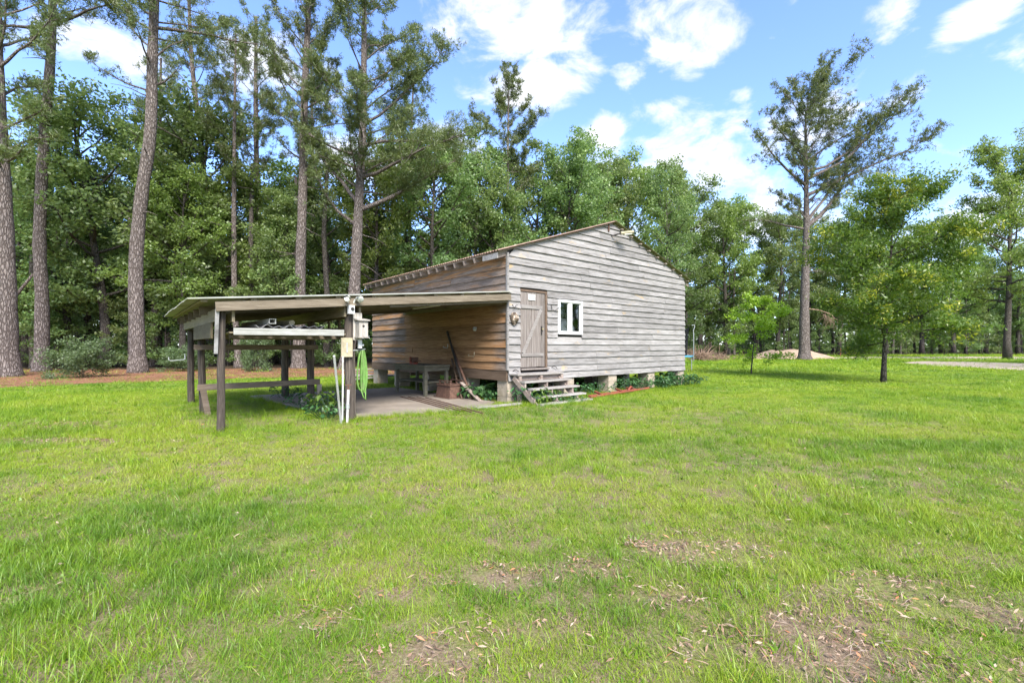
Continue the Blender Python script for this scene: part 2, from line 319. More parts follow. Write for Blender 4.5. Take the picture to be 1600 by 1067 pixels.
m, T = mat('lawn_soil'); gp = T.n('ShaderNodeNewGeometry', out='Position')
n1 = T.noise(gp, 0.35, 5, 0.6); n2 = T.noise(gp, 9.0, 6, 0.7); n3 = T.noise(gp, 60.0, 4, 0.7); n4 = T.noise(gp, 1.6, 5, 0.6)
soil = T.ramp(n3, [(0.3, (0.095, 0.068, 0.042)), (0.5, (0.205, 0.150, 0.098)), (0.7, (0.33, 0.26, 0.18))])
green = T.ramp(n2, [(0.3, (0.085, 0.14, 0.016)), (0.55, (0.155, 0.225, 0.020)), (0.75, (0.225, 0.28, 0.032))])
ds = T.n('ShaderNodeVectorMath', out='Value', operation='LENGTH', ins={0: gp})
far = T.step(ds, 5.0, 16.0)
gcov = T.m('MAXIMUM', T.m('MULTIPLY', T.step(n4, 0.40, 0.62), 0.55), T.m('MULTIPLY', far, T.m('ADD', 0.80, T.m('MULTIPLY', T.step(n4, 0.35, 0.6), 0.2))))
finish(T, T.mix(gcov, soil, green), 0.95, n3, 0.6, 0.02, spec=0.1); M['lawn'] = m
m, T = mat('pine_straw'); gp = T.n('ShaderNodeNewGeometry', out='Position')
n1 = T.noise(gp, 0.8, 5, 0.65); n2 = T.noise(gp, 22.0, 6, 0.75)
c = T.ramp(n2, [(0.3, (0.11, 0.05, 0.028)), (0.5, (0.25, 0.12, 0.068)), (0.7, (0.38, 0.215, 0.135))])
c = T.mix(T.m('MULTIPLY', T.step(n1, 0.55, 0.66), 0.7), c, (0.12, 0.15, 0.03))
finish(T, c, 0.95, n2, 0.6, 0.03, spec=0.1); M['straw'] = m
m, T = mat('woodland_litter'); gp = T.n('ShaderNodeNewGeometry', out='Position'); n2 = T.noise(gp, 6.0, 6, 0.75)
finish(T, T.ramp(n2, [(0.3, (0.035, 0.026, 0.018)), (0.6, (0.08, 0.06, 0.038)), (0.75, (0.07, 0.08, 0.025))]), 0.95, n2, 0.6, 0.05, spec=0.1); M['litter'] = m
m, T = mat('sand'); gp = T.n('ShaderNodeNewGeometry', out='Position'); n1 = T.noise(gp, 1.2, 6, 0.65); n2 = T.noise(gp, 0.5, 5, 0.6)
finish(T, T.mix(T.step(n2, 0.56, 0.68), T.ramp(n1, [(0.3, (0.31, 0.245, 0.185)), (0.7, (0.45, 0.375, 0.30))]), (0.20, 0.22, 0.07)), 0.95, n1, 0.5, 0.05, spec=0.1); M['sand'] = m
m, T = mat('sand_heap'); gp = T.n('ShaderNodeNewGeometry', out='Position'); n1 = T.noise(gp, 1.7, 6, 0.65)
finish(T, T.ramp(n1, [(0.3, (0.29, 0.20, 0.14)), (0.7, (0.43, 0.32, 0.235))]), 0.95, n1, 0.6, 0.08, spec=0.1); M['heap'] = m

me = mkmesh('ground', [(x * 700.0, y * 700.0, 0) for x, y in ((-1, -1), (1, -1), (1, 1), (-1, 1))], [(0, 1, 2, 3)], M['lawn'])
tag(obj('ground', me), kind='structure')
STRAW = [(-60, 12.0), (-30, 13.2), (-17.5, 15.0), (-15, 17.6), (-11.5, 20.0), (-7.5, 21.3), (-4.5, 22.5), (-2.5, 25), (-3, 30), (-14, 29), (-20, 27.5), (-60, 26)]
LITTER = [(-150, 24.5), (-60, 24.5), (-20, 26), (-13, 27.5), (-3, 29), (4, 40), (14, 50), (24, 63), (46, 72), (130, 76), (260, 60), (300, 320), (-320, 320), (-320, 60)]
DRIVE = [tuple(G(*p)[:2]) for p in [(1405, 567), (1470, 571.5), (1600, 579), (1700, 584), (1700, 571), (1600, 567.5), (1520, 565.5), (1440, 564.5)]]
STRIP = [tuple(G(*p)[:2]) for p in [(1230, 559.0), (1330, 560.0), (1480, 560.5), (1600, 561), (1740, 561), (1740, 557.5), (1600, 557.3), (1330, 557.6)]]
tag(sheet('forest_floor', LITTER, 0.004, M['litter'], 1.2, 2.0), kind='structure')
tag(sheet('pine_straw_bed', STRAW, 0.008, M['straw'], 0.7, 0.6), kind='structure')
tag(sheet('sandy_drive', DRIVE, 0.006, M['sand'], 1.2, 0.8), kind='structure')
tag(sheet('sandy_track', STRIP, 0.006, M['sand'], 1.2, 1.0), kind='structure')
# heap of sand beyond the big pine
def heap(name, c, rx, ry, h, matl, seed, n=34):
    vs, fs = [], []
    for i in range(n + 1):
        for j in range(n + 1):
            u, v = i / n * 2 - 1, j / n * 2 - 1; r = math.hypot(u, v)
            z = max(0.0, 1 - r * r) ** 1.3 * (0.75 + 0.7 * float(fbm(u * 2 + 9, v * 2 + 5, 1.6, seed))) * h
            vs.append((u * rx, v * ry, z - 0.02))
    for i in range(n):
        for j in range(n):
            if math.hypot((i + .5) / n * 2 - 1, (j + .5) / n * 2 - 1) < 1.08: k = i * (n + 1) + j; fs.append((k, k + n + 1, k + n + 2, k + 1))
    return obj(name, mkmesh(name, vs, fs, matl, True), None, c)
tag(heap('sand_heap', AT(1232, 51), 5.6, 2.6, 0.95, M['heap'], 61), 'low wide heap of pinkish sand behind the tall lone pine', 'sand heap')

# ------------------------------------------------------------------ the shed
shed = empty('shed', A, PHI, 'weathered grey clapboard shed with low gable roof, raised on block piers', 'shed')
W_, D_, Z0 = 8.48, 8.04, 0.54
RX, RZ = 4.2, 5.23                        # ridge
SL, SR = 0.327, 0.309                      # roof slopes left and right
def roofz(x): return RZ - (RX - x) * SL if x < RX else RZ - (x - RX) * SR
DOOR = (0.40, 1.36, 0.70, 2.86); WIN = (1.75, 2.74, 1.73, 2.68)
def lap_board(parent, matl, wall, x0b, x1b, x0t, x1t, z0, z1, wob=0.007):
    """one lapped board: thin tapered strip with an uneven lower edge; wall 'f' = gable, 's' = side"""
    n = max(2, min(7, int((x1b - x0b) / 0.5) + 1)); vs, fs = [], []
    k0 = random.uniform(-0.004, 0.006); tilt = random.uniform(-0.006, 0.006)
    for i in range(n + 1):
        t = i / n; xb = x0b + (x1b - x0b) * t; xt = x0t + (x1t - x0t) * t
        zb = z0 + tilt * (t - .5) * 2 + random.uniform(-wob, wob); o = 0.050 + k0 + random.uniform(-0.006, 0.006)
        for x, d, z in ((xb, o, zb), (xb, o - 0.030, zb + 0.001), (xt, 0.004, z1), (xt, 0.010 + k0 * .3, z1)):
            vs.append((x, -d, z) if wall == 'f' else (-d, x, z))
    for i in range(n):
        a, b = i * 4, i * 4 + 4
        q = [(a, b, b + 3, a + 3), (a + 1, b + 1, b, a), (a + 3, b + 3, b + 2, a + 2)]
        fs += q
    fs += [(0, 3, 2, 1), (n * 4, n * 4 + 1, n * 4 + 2, n * 4 + 3)]
    if wall == 's': fs = [f[::-1] for f in fs]
    return obj('board', mkmesh('board', vs, fs, matl), parent)

# gable wall: backing with openings, then every board
fw = MB()
def backing(x0, x1, z0, z1): fw.box(x0, x1, 0.0, 0.05, z0, z1)
backing(0.0, DOOR[0], Z0, 3.78); backing(DOOR[0], DOOR[1], DOOR[3], 3.78); backing(DOOR[1], WIN[0], Z0, 3.78); backing(DOOR[0], DOOR[1], Z0, DOOR[2])
backing(WIN[0], WIN[1], Z0, WIN[2]); backing(WIN[0], WIN[1], WIN[3], 3.78); backing(WIN[1], W_, Z0, 3.78)
fw.add([(0, 0, 3.781), (W_, 0, 3.781), (RX, 0, RZ - .06), (0, .05, 3.781), (W_, .05, 3.781), (RX, .05, RZ - .06)], [(0, 1, 2), (5, 4, 3), (1, 4, 5, 2), (0, 2, 5, 3)])
front_wall = fw.build('front_wall', M['dark'], shed)
z = Z0 - 0.012; rows = []
while z < RZ - 0.12:
    e = random.uniform(0.172, 0.208); rows.append((z, z + e)); z += e
def gx(zv, side):
    zc = zv + 0.055
    lx = 0.0 if zc < roofz(0) else RX - (RZ - zc) / SL
    rx = W_ if zc < roofz(W_) else RX + (RZ - zc) / SR
    return lx if side < 0 else rx
for k, (z0, z1) in enumerate(rows):
    zt = min(z1 + 0.02, RZ - 0.08); zm = (z0 + z1) / 2
    spans = [(None, None)]
    holes = [o for o in (DOOR, WIN) if o[2] - 0.02 < zm < o[3] + 0.03]
    cuts = [-9.0] + [v for h in holes for v in (h[0], h[1])] + [99.0]
    if k == 0 and True: pass
    for i in range(0, len(cuts), 2):
        a, b = cuts[i], cuts[i + 1]
        A0, A1 = max(a, gx(z0, -1) + 0.01), max(a, gx(zt, -1) + 0.01); B0, B1 = min(b, gx(z0, 1) - 0.01), min(b, gx(zt, 1) - 0.01)
        if B0 - A0 < 0.03: continue
        if B1 < A1: A1 = B1 = (A1 + B1) / 2
        js = []
        if B0 - A0 > 3.0:
            js = [A0 + (B0 - A0) * random.uniform(0.28, 0.48)]
            if B0 - A0 > 5 and random.random() < 0.75: js.append(A0 + (B0 - A0) * random.uniform(0.62, 0.85))
        xs = [(A0, A1)] + [(j, min(max(j, A1), B1)) for j in js] + [(B0, B1)]
        for (p, pt), (q, qt) in zip(xs[:-1], xs[1:]):
            lap_board(front_wall, M['gable'], 'f', p + (0.003 if p != A0 else 0), q - (0.003 if q != B0 else 0), pt, qt, z0, zt)
# side wall under the lean-to
side_wall = bx('side_wall', M['dark'], shed, 0.0, 0.05, 0.052, D_, 0.80, 3.70)
z = 0.80
while z < 3.62:
    e = random.uniform(0.165, 0.215); j = random.uniform(2.5, 5.6)
    zt = min(z + e + 0.02, 3.72)
    lap_board(side_wall, M['side'], 's', 0.002, j - .003, 0.002, j - .003, z, zt); lap_board(side_wall, M['side'], 's', j + .003, D_, j + .003, D_, z, zt)
    z += e
MB().bar((-0.021, 0.0, 0.665), (-0.021, D_, 0.665), 0.046, 0.255).build('skirt_beam', M['skirt'], shed)
bx('corner_board', M['gable'], shed, -0.056, -0.001, -0.060, -0.001, 0.80, 3.72)
bx('back_wall', M['gable'], shed, 0.052, W_ - .052, D_ - 0.05, D_, Z0, 3.75)
bx('right_wall', M['gable'], shed, W_ - 0.05, W_, 0.052, D_, Z0, 3.75)
MB().add([(0.05, D_ - .04, 3.752), (W_ - .05, D_ - .04, 3.752), (RX, D_ - .04, RZ - .07), (0.05, D_, 3.752), (W_ - .05, D_, 3.752), (RX, D_, RZ - .07)], [(2, 1, 0), (3, 4, 5), (1, 2, 5, 4), (0, 3, 5, 2)]).build('back_gable', M['gable'], shed)
bx('floor', M['dark'], shed, 0.052, W_ - .052, 0.052, D_ - .052, 0.62, 0.70)
for yy in (2.6, 5.2): bx('girder', M['skirt'], shed, 0.06, W_ - .06, yy - .07, yy + .07, 0.42, 0.615)
# piers of stacked blocks
def pier(x0, y0, wx=0.40, wy=0.40, top=Z0 - 0.002):
    p = None; n = 3; h = (top + 0.06) / n
    root = bx('pier', M['block'], shed, x0 + .012, x0 + wx - .012, y0 + .012, y0 + wy - .012, -0.05, top - 0.004)
    for i in range(n):
        z0 = -0.06 + i * h; dx, dy = random.uniform(-.008, .008), random.uniform(-.008, .008)
        bx('block', M['block'], root, x0 + dx, x0 + wx + dx, y0 + dy, y0 + wy + dy, z0 + (0.004 if i else 0), z0 + h - 0.004)
for x0 in (0.0, 2.05, 4.02, 6.15, 8.08): pier(x0, 0.01)
for y0 in (1.72, 3.85, 5.86, 7.64): pier(0.01, y0)
for x0 in (2.05, 4.02, 6.15, 8.08):
    for y0 in (2.6, 5.2, 7.64): pier(x0, y0 - .2, top=0.40 if y0 < 7 else Z0)
# roof: corrugated sheets over rafters
roofl = MB().bar((-0.30, D_ / 2, roofz(-0.30) - .055), (RX - .02, D_ / 2, roofz(RX - .02) - .055), D_ + .10, 0.03).build('roof', M['rafter'], shed)
roofr = MB().bar((W_ + .30, D_ / 2, roofz(W_ + .30) - .055), (RX + .02, D_ / 2, roofz(RX + .02) - .055), D_ + .10, 0.03).build('roof', M['roof_moss'], shed)
def corr(parent, name, matl, ya, yb, xa, za, xb, zb, amp=0.016, per=0.11, th=0.006, sag=0.0, axis='y'):
    n = max(4, int((yb - ya) / per * 4)); vs, fs = [], []
    for i in range(n + 1):
        t = ya + (yb - ya) * i / n; d = amp * math.sin(2 * math.pi * t / per)
        for (x, zz_) in ((xa, za), ((xa + xb) / 2, (za + zb) / 2 - sag), (xb, zb)):
            vs.append((x, t, zz_ + d) if axis == 'y' else (t, x, zz_ + d))
    for i in range(n):
        for k in range(2): q = i * 3 + k; fs.append((q, q + 1, q + 4, q + 3))
    o = obj(name, mkmesh(name, vs, fs, matl), parent)
    md = o.modifiers.new('thickness', 'SOLIDIFY'); md.thickness = th; md.offset = 0
    return o
y = -0.16
while y < D_ + 0.1:
    y1 = min(y + 0.70, D_ + 0.16); e = random.uniform(-.015, .02)
    corr(roofl, 'roof_sheet', M['roof_rust'], y, y1 + .04, -0.37 - e, roofz(-0.37 - e) - .008, RX + .03, RZ + .004)
    corr(roofr, 'roof_sheet', M['roof_moss'], y, y1 + .04, W_ + 0.37 + e, roofz(W_ + .37 + e) - .006, RX - .03, RZ + .012)
    y = y1
for i in range(18):
    yy = 0.03 + i * (D_ - .06) / 17
    MB().bar((-0.335, yy, roofz(-.335) - .135), (0.10, yy, roofz(0.10) - .135), 0.045, 0.125).build('rafter', M['rafter'], shed)
    if i % 2 == 0: MB().bar((W_ + 0.33, yy, roofz(W_ + .33) - .135), (W_ - .1, yy, roofz(W_ - .1) - .135), 0.045, 0.125).build('rafter', M['rafter'], shed)
MB().bar((-0.352, -0.05, roofz(-.35) - .14), (-0.352, 0.55, roofz(-.35) - .14), 0.028, 0.13).build('fascia_board', M['gable'], shed)
for i in range(9):     # purlin ends showing along the right rake
    x = RX + 0.35 + i * 0.5; MB().bar((x, -0.13, roofz(x) - .088), (x, 0.0, roofz(x) - .088), 0.09, 0.03, up=(0, 0, 1)).build('purlin', M['rafter'], shed)
MB().bar((RX - .25, -0.055, 5.09), (RX - .25, -0.055, 4.88), 0.05, 0.03, up=(0, 1, 0)).build('ridge_bracket', M['rust'], shed)
# door
dx0, dx1, dz0, dz1 = 0.425, 1.285, 0.86, 2.80
door = bx('door', M['dark'], shed, dx0, dx1, 0.022, 0.05, dz0, dz1)
pw = [0.20, 0.18, 0.17, 0.16, 0.15]; x = dx0
for wv in pw:
    wv *= (dx1 - dx0) / sum(pw); bx('plank', M['door'], door, x + .004, x + wv - .004, -0.008 + random.uniform(-.003, .003), 0.021, dz0 + random.uniform(0, .01), dz1 - random.uniform(0, .01)); x += wv
bx('ledge', M['ledge'], door, dx0 + .0, dx1 - .11, -0.034, -0.0125, 2.37, 2.46); bx('ledge', M['ledge'], door, dx0 + .01, dx1 - .07, -0.034, -0.0125, 1.14, 1.22)
MB().bar((dx0 + .07, -0.023, 1.226), (dx1 - .16, -0.023, 2.364), 0.10, 0.022, up=(0, 1, 0)).build('brace', M['ledge'], door)
pl_ = bx('lock_plate', M['iron'], door, dx1 - .155, dx1 - .105, -0.017, -0.0125, 1.70, 1.93)
MB().tube([(dx1 - .115, -.012, 1.86), (dx1 - .115, -.05, 1.86), (dx1 - .115, -.062, 1.86)], [.012, .012, .026], 8).build('knob', M['brass'], door)
frame = bx('door_frame', M['skirt'], shed, dx1 + .006, DOOR[1] - .003, -0.030, 0.04, dz0 - .02, DOOR[3] - .004)
bx('head', M['skirt'], frame, DOOR[0] + .004, dx1 + .004, -0.028, 0.04, dz1 + .004, DOOR[3] - .004)
bx('jamb', M['skirt'], frame, DOOR[0] + .003, dx0 - .003, -0.012, 0.04, dz0 - .02, dz1)
bx('threshold', M['door'], frame, DOOR[0] - .01, DOOR[1] + .02, -0.09, 0.045, 0.79, dz0 - .023)
# window
wx0, wx1, wz0, wz1 = WIN
wn = empty('window', (0, 0, 0)); wn.parent = shed
fm = MB(); f = 0.066
fm.box(wx0, wx1, -0.075, 0.04, wz0, wz0 + f); fm.box(wx0, wx1, -0.075, 0.04, wz1 - f, wz1)
fm.box(wx0, wx0 + f, -0.075, 0.04, wz0 + f, wz1 - f); fm.box(wx1 - f, wx1, -0.075, 0.04, wz0 + f, wz1 - f)
fm.build('frame', M['white'], wn)
xm = (wx0 + wx1) / 2; bx('mullion', M['white'], wn, xm - .066, xm + .066, -0.056, 0.03, wz0 + f + .001, wz1 - f - .001)
for a, b in ((wx0 + f, xm - .066), (xm + .066, wx1 - f)):
    sm = MB(); a += .001; b -= .001; g_ = .022
    for bxv in ((a, b, wz0 + f + .001, wz0 + f + g_), (a, b, wz1 - f - g_, wz1 - f - .001), (a, a + g_, wz0 + f + g_, wz1 - f - g_), (b - g_, b, wz0 + f + g_, wz1 - f - g_)): sm.box(bxv[0], bxv[1], -0.035, 0.01, bxv[2], bxv[3])
    sa = sm.build('sash', M['white'], wn)
    bx('pane', M['glass'], sa, a + g_, b - g_, -0.013, -0.009, wz0 + f + g_, wz1 - f - g_)
for a, b in ((wx0 + .07, wx0 + .30), (xm + .12, xm + .22)):     # folded curtain behind the glass
    n = 14; vs = []
    for i in range(n + 1):
        x = a + (b - a) * i / n; yv = 0.10 + 0.022 * math.sin(i * 1.9); vs += [(x, yv, wz0 + .02), (x - (0.05 if i > 8 else 0), yv, wz1)]
    obj('curtain', mkmesh('curtain', vs, [(2 * i, 2 * i + 2, 2 * i + 3, 2 * i + 1) for i in range(n)], M['curtain']), wn)

# ------------------------------------------------------------------ steps to the door
st = empty('wooden_steps', L(0.95, -0.55), PHI, 'weathered open wooden steps with five treads below the plank door', 'steps')
def SL_(x, y, z): return (x - 0.95, y + 0.55, z)
tr = [(0.72, 0.35, 0.03, 1.64, 0.34), (0.55, 0.56, 0.07, 1.74, 0.24), (0.38, 0.74, 0.19, 1.85, 0.23), (0.20, 0.90, 0.20, 1.92, 0.22), (0.045, 1.06, 0.16, 2.00, 0.23)]
for (zt, n, a, b, dp) in tr:
    x0, y0, _ = SL_(a, -n, 0); MB().box(x0, x0 + b - a, y0, y0 + dp - .02, zt - .04, zt, j=.004).build('tread', M['tread'], st)
for xs_ in (0.06, 0.80, 1.55):
    MB().bar(SL_(xs_, -0.16, 0.62), SL_(xs_ + .06, -0.95, -0.03), 0.040, 0.11).build('stringer', M['rafter'], st)
    for (zt, n, a, b, dp) in tr[1:4]: MB().box(*[v for p in zip(SL_(xs_ - .03 + .06, -n + .02, zt - .16), SL_(xs_ + .075, -n + .16, zt - .045)) for v in p]).build('cleat', M['rafter'], st)
for xs_ in (0.10, 0.82, 1.58): MB().box(*[v for p in zip(SL_(xs_, -0.33, -0.03), SL_(xs_ + .08, -0.25, 0.675)) for v in p]).build('post', M['rafter'], st)
MB().box(*[v for p in zip(SL_(0.05, -0.24, 0.55), SL_(1.62, -0.20, 0.675)) for v in p]).build('rim_board', M['rafter'], st)

# ------------------------------------------------------------------ lean-to carport
cp = empty('carport', L(-5, 2.5), PHI, 'open lean-to carport with dark posts and pale sheet roof joined to the shed', 'carport')
CPO = Vector((-5, 2.5, 0))
def c3(x, y, z): return (x - CPO.x, y - CPO.y, z)
def zr(x): return 2.74 + 0.094 * x
def cbar(name, matl, p0, p1, w, h, up=(0, 0, 1), parent=None): return MB().bar(c3(*p0), c3(*p1), w, h, up, bev=.004).build(name, matl, parent or cp)
def cpost(x, y, top, r, lean=(0, 0), base=-.1):
    n = 7; pts = []; rr = []
    for i in range(n): t = i / (n - 1); pts.append(c3(x + lean[0] * t + random.uniform(-.008, .008), y + lean[1] * t + random.uniform(-.008, .008), base + (top - base) * t)); rr.append(r * (1.06 - .12 * t) * random.uniform(.96, 1.04))
    return MB().tube(pts, rr, 9).build('post', M['post'], cp, smooth=False)
cpost(-6.06, 0.0, 1.97, 0.058, (0.02, 0)); cpost(-6.0, 2.65, 1.80, 0.068, (-.05, .02)); cpost(-6.0, 5.0, 1.80, 0.075)
cpost(-3.92, 0.02, 2.20, 0.098, (-.02, 0)); cpost(-3.92, 2.50, 2.0, 0.078, base=0.22); cpost(-3.92, 4.75, 2.0, 0.09)
bx('footing', M['block'], cp, *[v for p in zip(c3(-4.10, 2.36, -.05), c3(-3.76, 2.68, 0.24)) for v in p])
for i, yy in enumerate((0.0, 0.9, 1.8, 2.7, 3.6, 4.5, 5.25)):
    x0 = -6.25 if i else -6.15
    cbar('rafter', M['carport'], (x0, yy - (.19 if i == 0 else 0), zr(x0) - .135), (-0.06, yy - (.19 if i == 0 else 0), zr(-.06) - .135), 0.045, 0.15)
cbar('rafter', M['carport'], (-3.2, -.13, zr(-3.2) - .17), (-0.10, -.13, zr(-.1) - .17), 0.04, 0.18)
for k in range(10):
    x = -6.30 + k * 0.69; cbar('purlin', M['carport_y'], (x, -0.20, zr(x) - .041), (x, 5.28, zr(x) - .041), 0.09, 0.032)
for dxx in (-.075, .075):
    cbar('beam', M['carport_y'], (-6.0 + dxx * 1.5, -.08, 1.90), (-6.0 + dxx * 1.5, 5.20, 1.90), 0.04, 0.20)
    cbar('beam', M['carport_y'], (-3.92 + dxx * 1.9, -.08, 2.06), (-3.92 + dxx * 1.9, 5.20, 2.06), 0.04, 0.20)
cbar('gusset', M['ply'], (-6.145, 0.25, 1.66), (-6.145, 2.75, 1.66), 0.03, 0.26)
cbar('ledger', M['carport_y'], (-0.065, 0.03, 2.53), (-0.065, 5.4, 2.53), 0.04, 0.16)
y = -0.26
while y < 5.1:
    y1 = min(y + 0.66, 5.35)
    q = corr(cp, 'roof_sheet', M['roof_galv'], y - CPO.y, y1 + .03 - CPO.y, -6.52 - random.uniform(-.02, .02) - CPO.x, zr(-6.52), -0.045 - CPO.x, zr(-.045), amp=0.012, per=0.13, sag=0.0); y = y1
# shelf and rails
cbar('shelf_edge', M['white_board'], (-5.88, -.03, 1.645), (-4.07, -.03, 1.655), 0.035, 0.115)
cbar('shelf_edge', M['carport'], (-5.95, 2.52, 1.61), (-3.85, 2.40, 1.60), 0.04, 0.12)
for k in range(9): x = -5.86 + k * 0.222; cbar('shelf_slat', M['carport_y'], (x, -.005, 1.628), (x, 2.40, 1.618), 0.15, 0.022)
cbar('bearer', M['carport'], (-5.90, 1.2, 1.575), (-3.95, 1.2, 1.575), 0.05, 0.08); cbar('bearer', M['carport'], (-5.90, .25, 1.575), (-3.95, .25, 1.575), 0.05, 0.08)
cbar('shelf_rail', M['carport_y'], (-3.74, 0.12, 1.74), (-3.74, 4.7, 1.74), 0.04, 0.12)
for yy in (0.7, 1.25, 1.9): cbar('hanger', M['carport'], (-3.70, yy, 1.74), (-3.70, yy, 2.2), 0.09, 0.035, up=(1, 0, 0))
cbar('rail', M['railw'], (-6.18, 2.48, 1.38), (-3.80, 2.36, 1.375), 0.04, 0.11); cbar('rail', M['railw'], (-6.12, 2.50, 0.56), (-3.76, 2.36, 0.575), 0.04, 0.125)
cbar('prop', M['railw'], (-5.93, 2.48, -.05), (-6.02, 2.50, 0.50), 0.11, 0.04, up=(0, 1, 0)); cbar('prop', M['block'], (-3.76, 2.40, 0.02), (-3.76, 2.40, 0.51), 0.10, 0.045, up=(0, 1, 0))
cbar('tally_strip', M['galv'], (-6.13, -0.075, 1.28), (-6.12, -0.16, 2.02), 0.055, 0.02, up=(0, 1, 0))

# ------------------------------------------------------------------ slab
sl = [(-3.75, -0.05), (-1.9, -0.42), (-0.75, -0.30), (-0.35, 0.1), (-0.35, 5.3), (-4.6, 5.5), (-4.35, 3.0)]
pts = []
for i in range(len(sl)):
    a, b = Vector(sl[i]), Vector(sl[(i + 1) % len(sl)]); k = max(1, int((b - a).length / 0.25))
    for j in range(k): q = a.lerp(b, j / k); pts.append((q.x + random.uniform(-.03, .03), q.y + random.uniform(-.03, .03)))
n = len(pts); vs = [L(x, y, -.05) for x, y in pts] + [L(x, y, .045) for x, y in pts]
slab = tag(obj('concrete_slab', mkmesh('concrete_slab', vs, [tuple(range(n, 2 * n))] + [(i, (i + 1) % n, n + (i + 1) % n, n + i) for i in range(n)], M['concrete'])), kind='structure')
SLAB = [tuple(L(x, y)[:2]) for x, y in sl]; SHED = [tuple(L(x, y)[:2]) for x, y in ((-.2, -.05), (W_, -.05), (W_, D_), (-.2, D_))]
STEPS = [tuple(L(x, y)[:2]) for x, y in ((0.1, -.95), (1.9, -.95), (1.8, 0), (0, 0))]
# ------------------------------------------------------------------ things in and around the carport
def thing(name, x, y, z, label, cat, group=None): return empty(name, L(x, y, z), PHI, label, cat, group)
# on the front post (local x -3.92, y 0): floodlight, birdhouse, board, switch, pipes, hose
fl = thing('floodlight', -4.00, -0.225, 2.20, 'white twin-head floodlight on the tall front post of the carport', 'floodlight')
for sx_, tilt in ((-.09, -.04), (.08, .04)):
    MB().tube([(sx_ * .5, .05, -.02), (sx_ * .8, .0, .06), (sx_, -.04, .09)], .018, 8).build('arm', M['white'], fl)
    MB().tube([(sx_, -.02, .09), (sx_ + tilt * .3, -.07, .09), (sx_ + tilt, -.13, .078), (sx_ + tilt, -.145, .077)], [.025, .042, .062, .060], 14).build('lamp_head', M['lamp'], fl, smooth=True)
sb = bx('sensor_box', M['white'], fl, -.055, .055, -.02, .06, -.19, -.03); MB().tube([(.01, -.016, -.10), (.01, -.045, -.10)], .03, 10).build('sensor_eye', M['dark'], sb)
bh = thing('birdhouse', -3.80, -0.19, 1.58, 'small grey wooden birdhouse nailed to the tall front post of the carport', 'birdhouse')
bx('body', M['bird'], bh, -.085, .085, -.12, .08, .0, .29); MB().bar((0, -.16, .31), (0, .10, .345), 0.23, .022).build('roof', M['bird'], bh)
bx('back_board', M['bird'], bh, -.12, .05, .081, .10, -.06, .46); MB().tube([(0.0, -.1185, .20), (0.0, -.1225, .20)], .024, 12).build('entrance_hole', M['dark'], bh)
bx('floor', M['bird'], bh, -.10, .10, -.13, .085, -.022, -.001)
cb = thing('meter_board', -4.05, -0.12, 1.20, 'pale cream square board fixed low on the tall front post', 'board')
bx('panel', M['cream'], cb, -.105, .105, -.02, .01, 0.0, .36); bx('slot', M['steel'], cb, -.012, .012, -.024, -.0205, .08, .27)
sw = thing('switch_conduit', -3.80, -0.10, 1.36, 'white plastic switch and short conduit on the right of the front post', 'switch')
bx('switch_box', M['white'], sw, -.03, .035, -.05, .0, .0, .16); MB().tube([(0, -.02, .161), (0, -.02, .27), (-.02, -.02, .36)], .016, 8).build('conduit', M['pvc'], sw); MB().tube([(.036, -.03, .06), (.075, -.03, .06)], .02, 8).build('outlet', M['white'], sw)
p0 = L(-4.16, -0.20, 0); pp = tag(MB().tube([(0, 0, -.02), (.02, .03, .6), (.03, .06, 1.21)], .016, 8).build('riser_pipe', M['pvc'], None, p0, PHI), 'straight white pipe rising up the front post below the cream board', 'pipe')
p0 = L(-4.24, -0.36, 0); q = Vector(L(*PS(522, 556, -4.62))) - p0
pp = tag(MB().tube([(0, 0, -.02), q * .5 + Vector((0, 0, 0)), q], .019, 8).build('leaning_stick', M['pvc'], None, p0), 'white stick leaning away from the front post', 'stick')
sp_ = thing('spigot', -4.13, -0.36, 0.0, 'short white standpipe with tap beside the front post', 'tap')
MB().tube([(0, 0, -.02), (.01, 0, .28), (.03, .02, .60)], [.022, .022, .024], 8).build('standpipe', M['pvc'], sp_); MB().tube([(.01, -.0, .26), (.012, 0, .34)], .034, 10).build('coupling', M['steel'], sp_)
MB().tube([(.03, .02, .601), (.03, .02, .68)], .014, 8).build('valve_stem', M['rust'], sp_); MB().bar((-.03, .02, .69), (.09, .02, .69), .02, .018).build('handle', M['rust'], sp_)
hs = thing('garden_hose', -3.84, -0.06, 0.52, 'coil of bright green garden hose hanging on the front post', 'hose')
for k in range(13):
    w_ = .014 + .012 * (k % 6); d_ = .78 + .05 * ((k * 5) % 4) / 3 - .03 * k / 8; pts = []; x0 = .09 + .012 * (k % 5); y0 = -.06 + .018 * (k // 2)
    for i in range(22):
        a = 2 * math.pi * i / 21; pts.append((x0 + w_ * math.sin(a) * (1.0 - .3 * math.cos(a)), y0 + .012 * math.sin(2 * a), .80 - d_ / 2 + d_ / 2 * math.cos(a)))
    MB().tube(pts, .0125, 6).build('coil', M['hose'], hs, smooth=True)
MB().tube([(.07, -.05, .05), (.11, -.07, -.10), (.16, -.06, -.16), (.17, -.03, .2), (.15, -.02, .7)], .0125, 6).build('loose_end', M['hose'], hs, smooth=True)
MB().tube([(-.10, 0, .80), (.10, 0, .805), (.17, -.02, .83)], .012, 6).build('hook', M['steel'], hs)
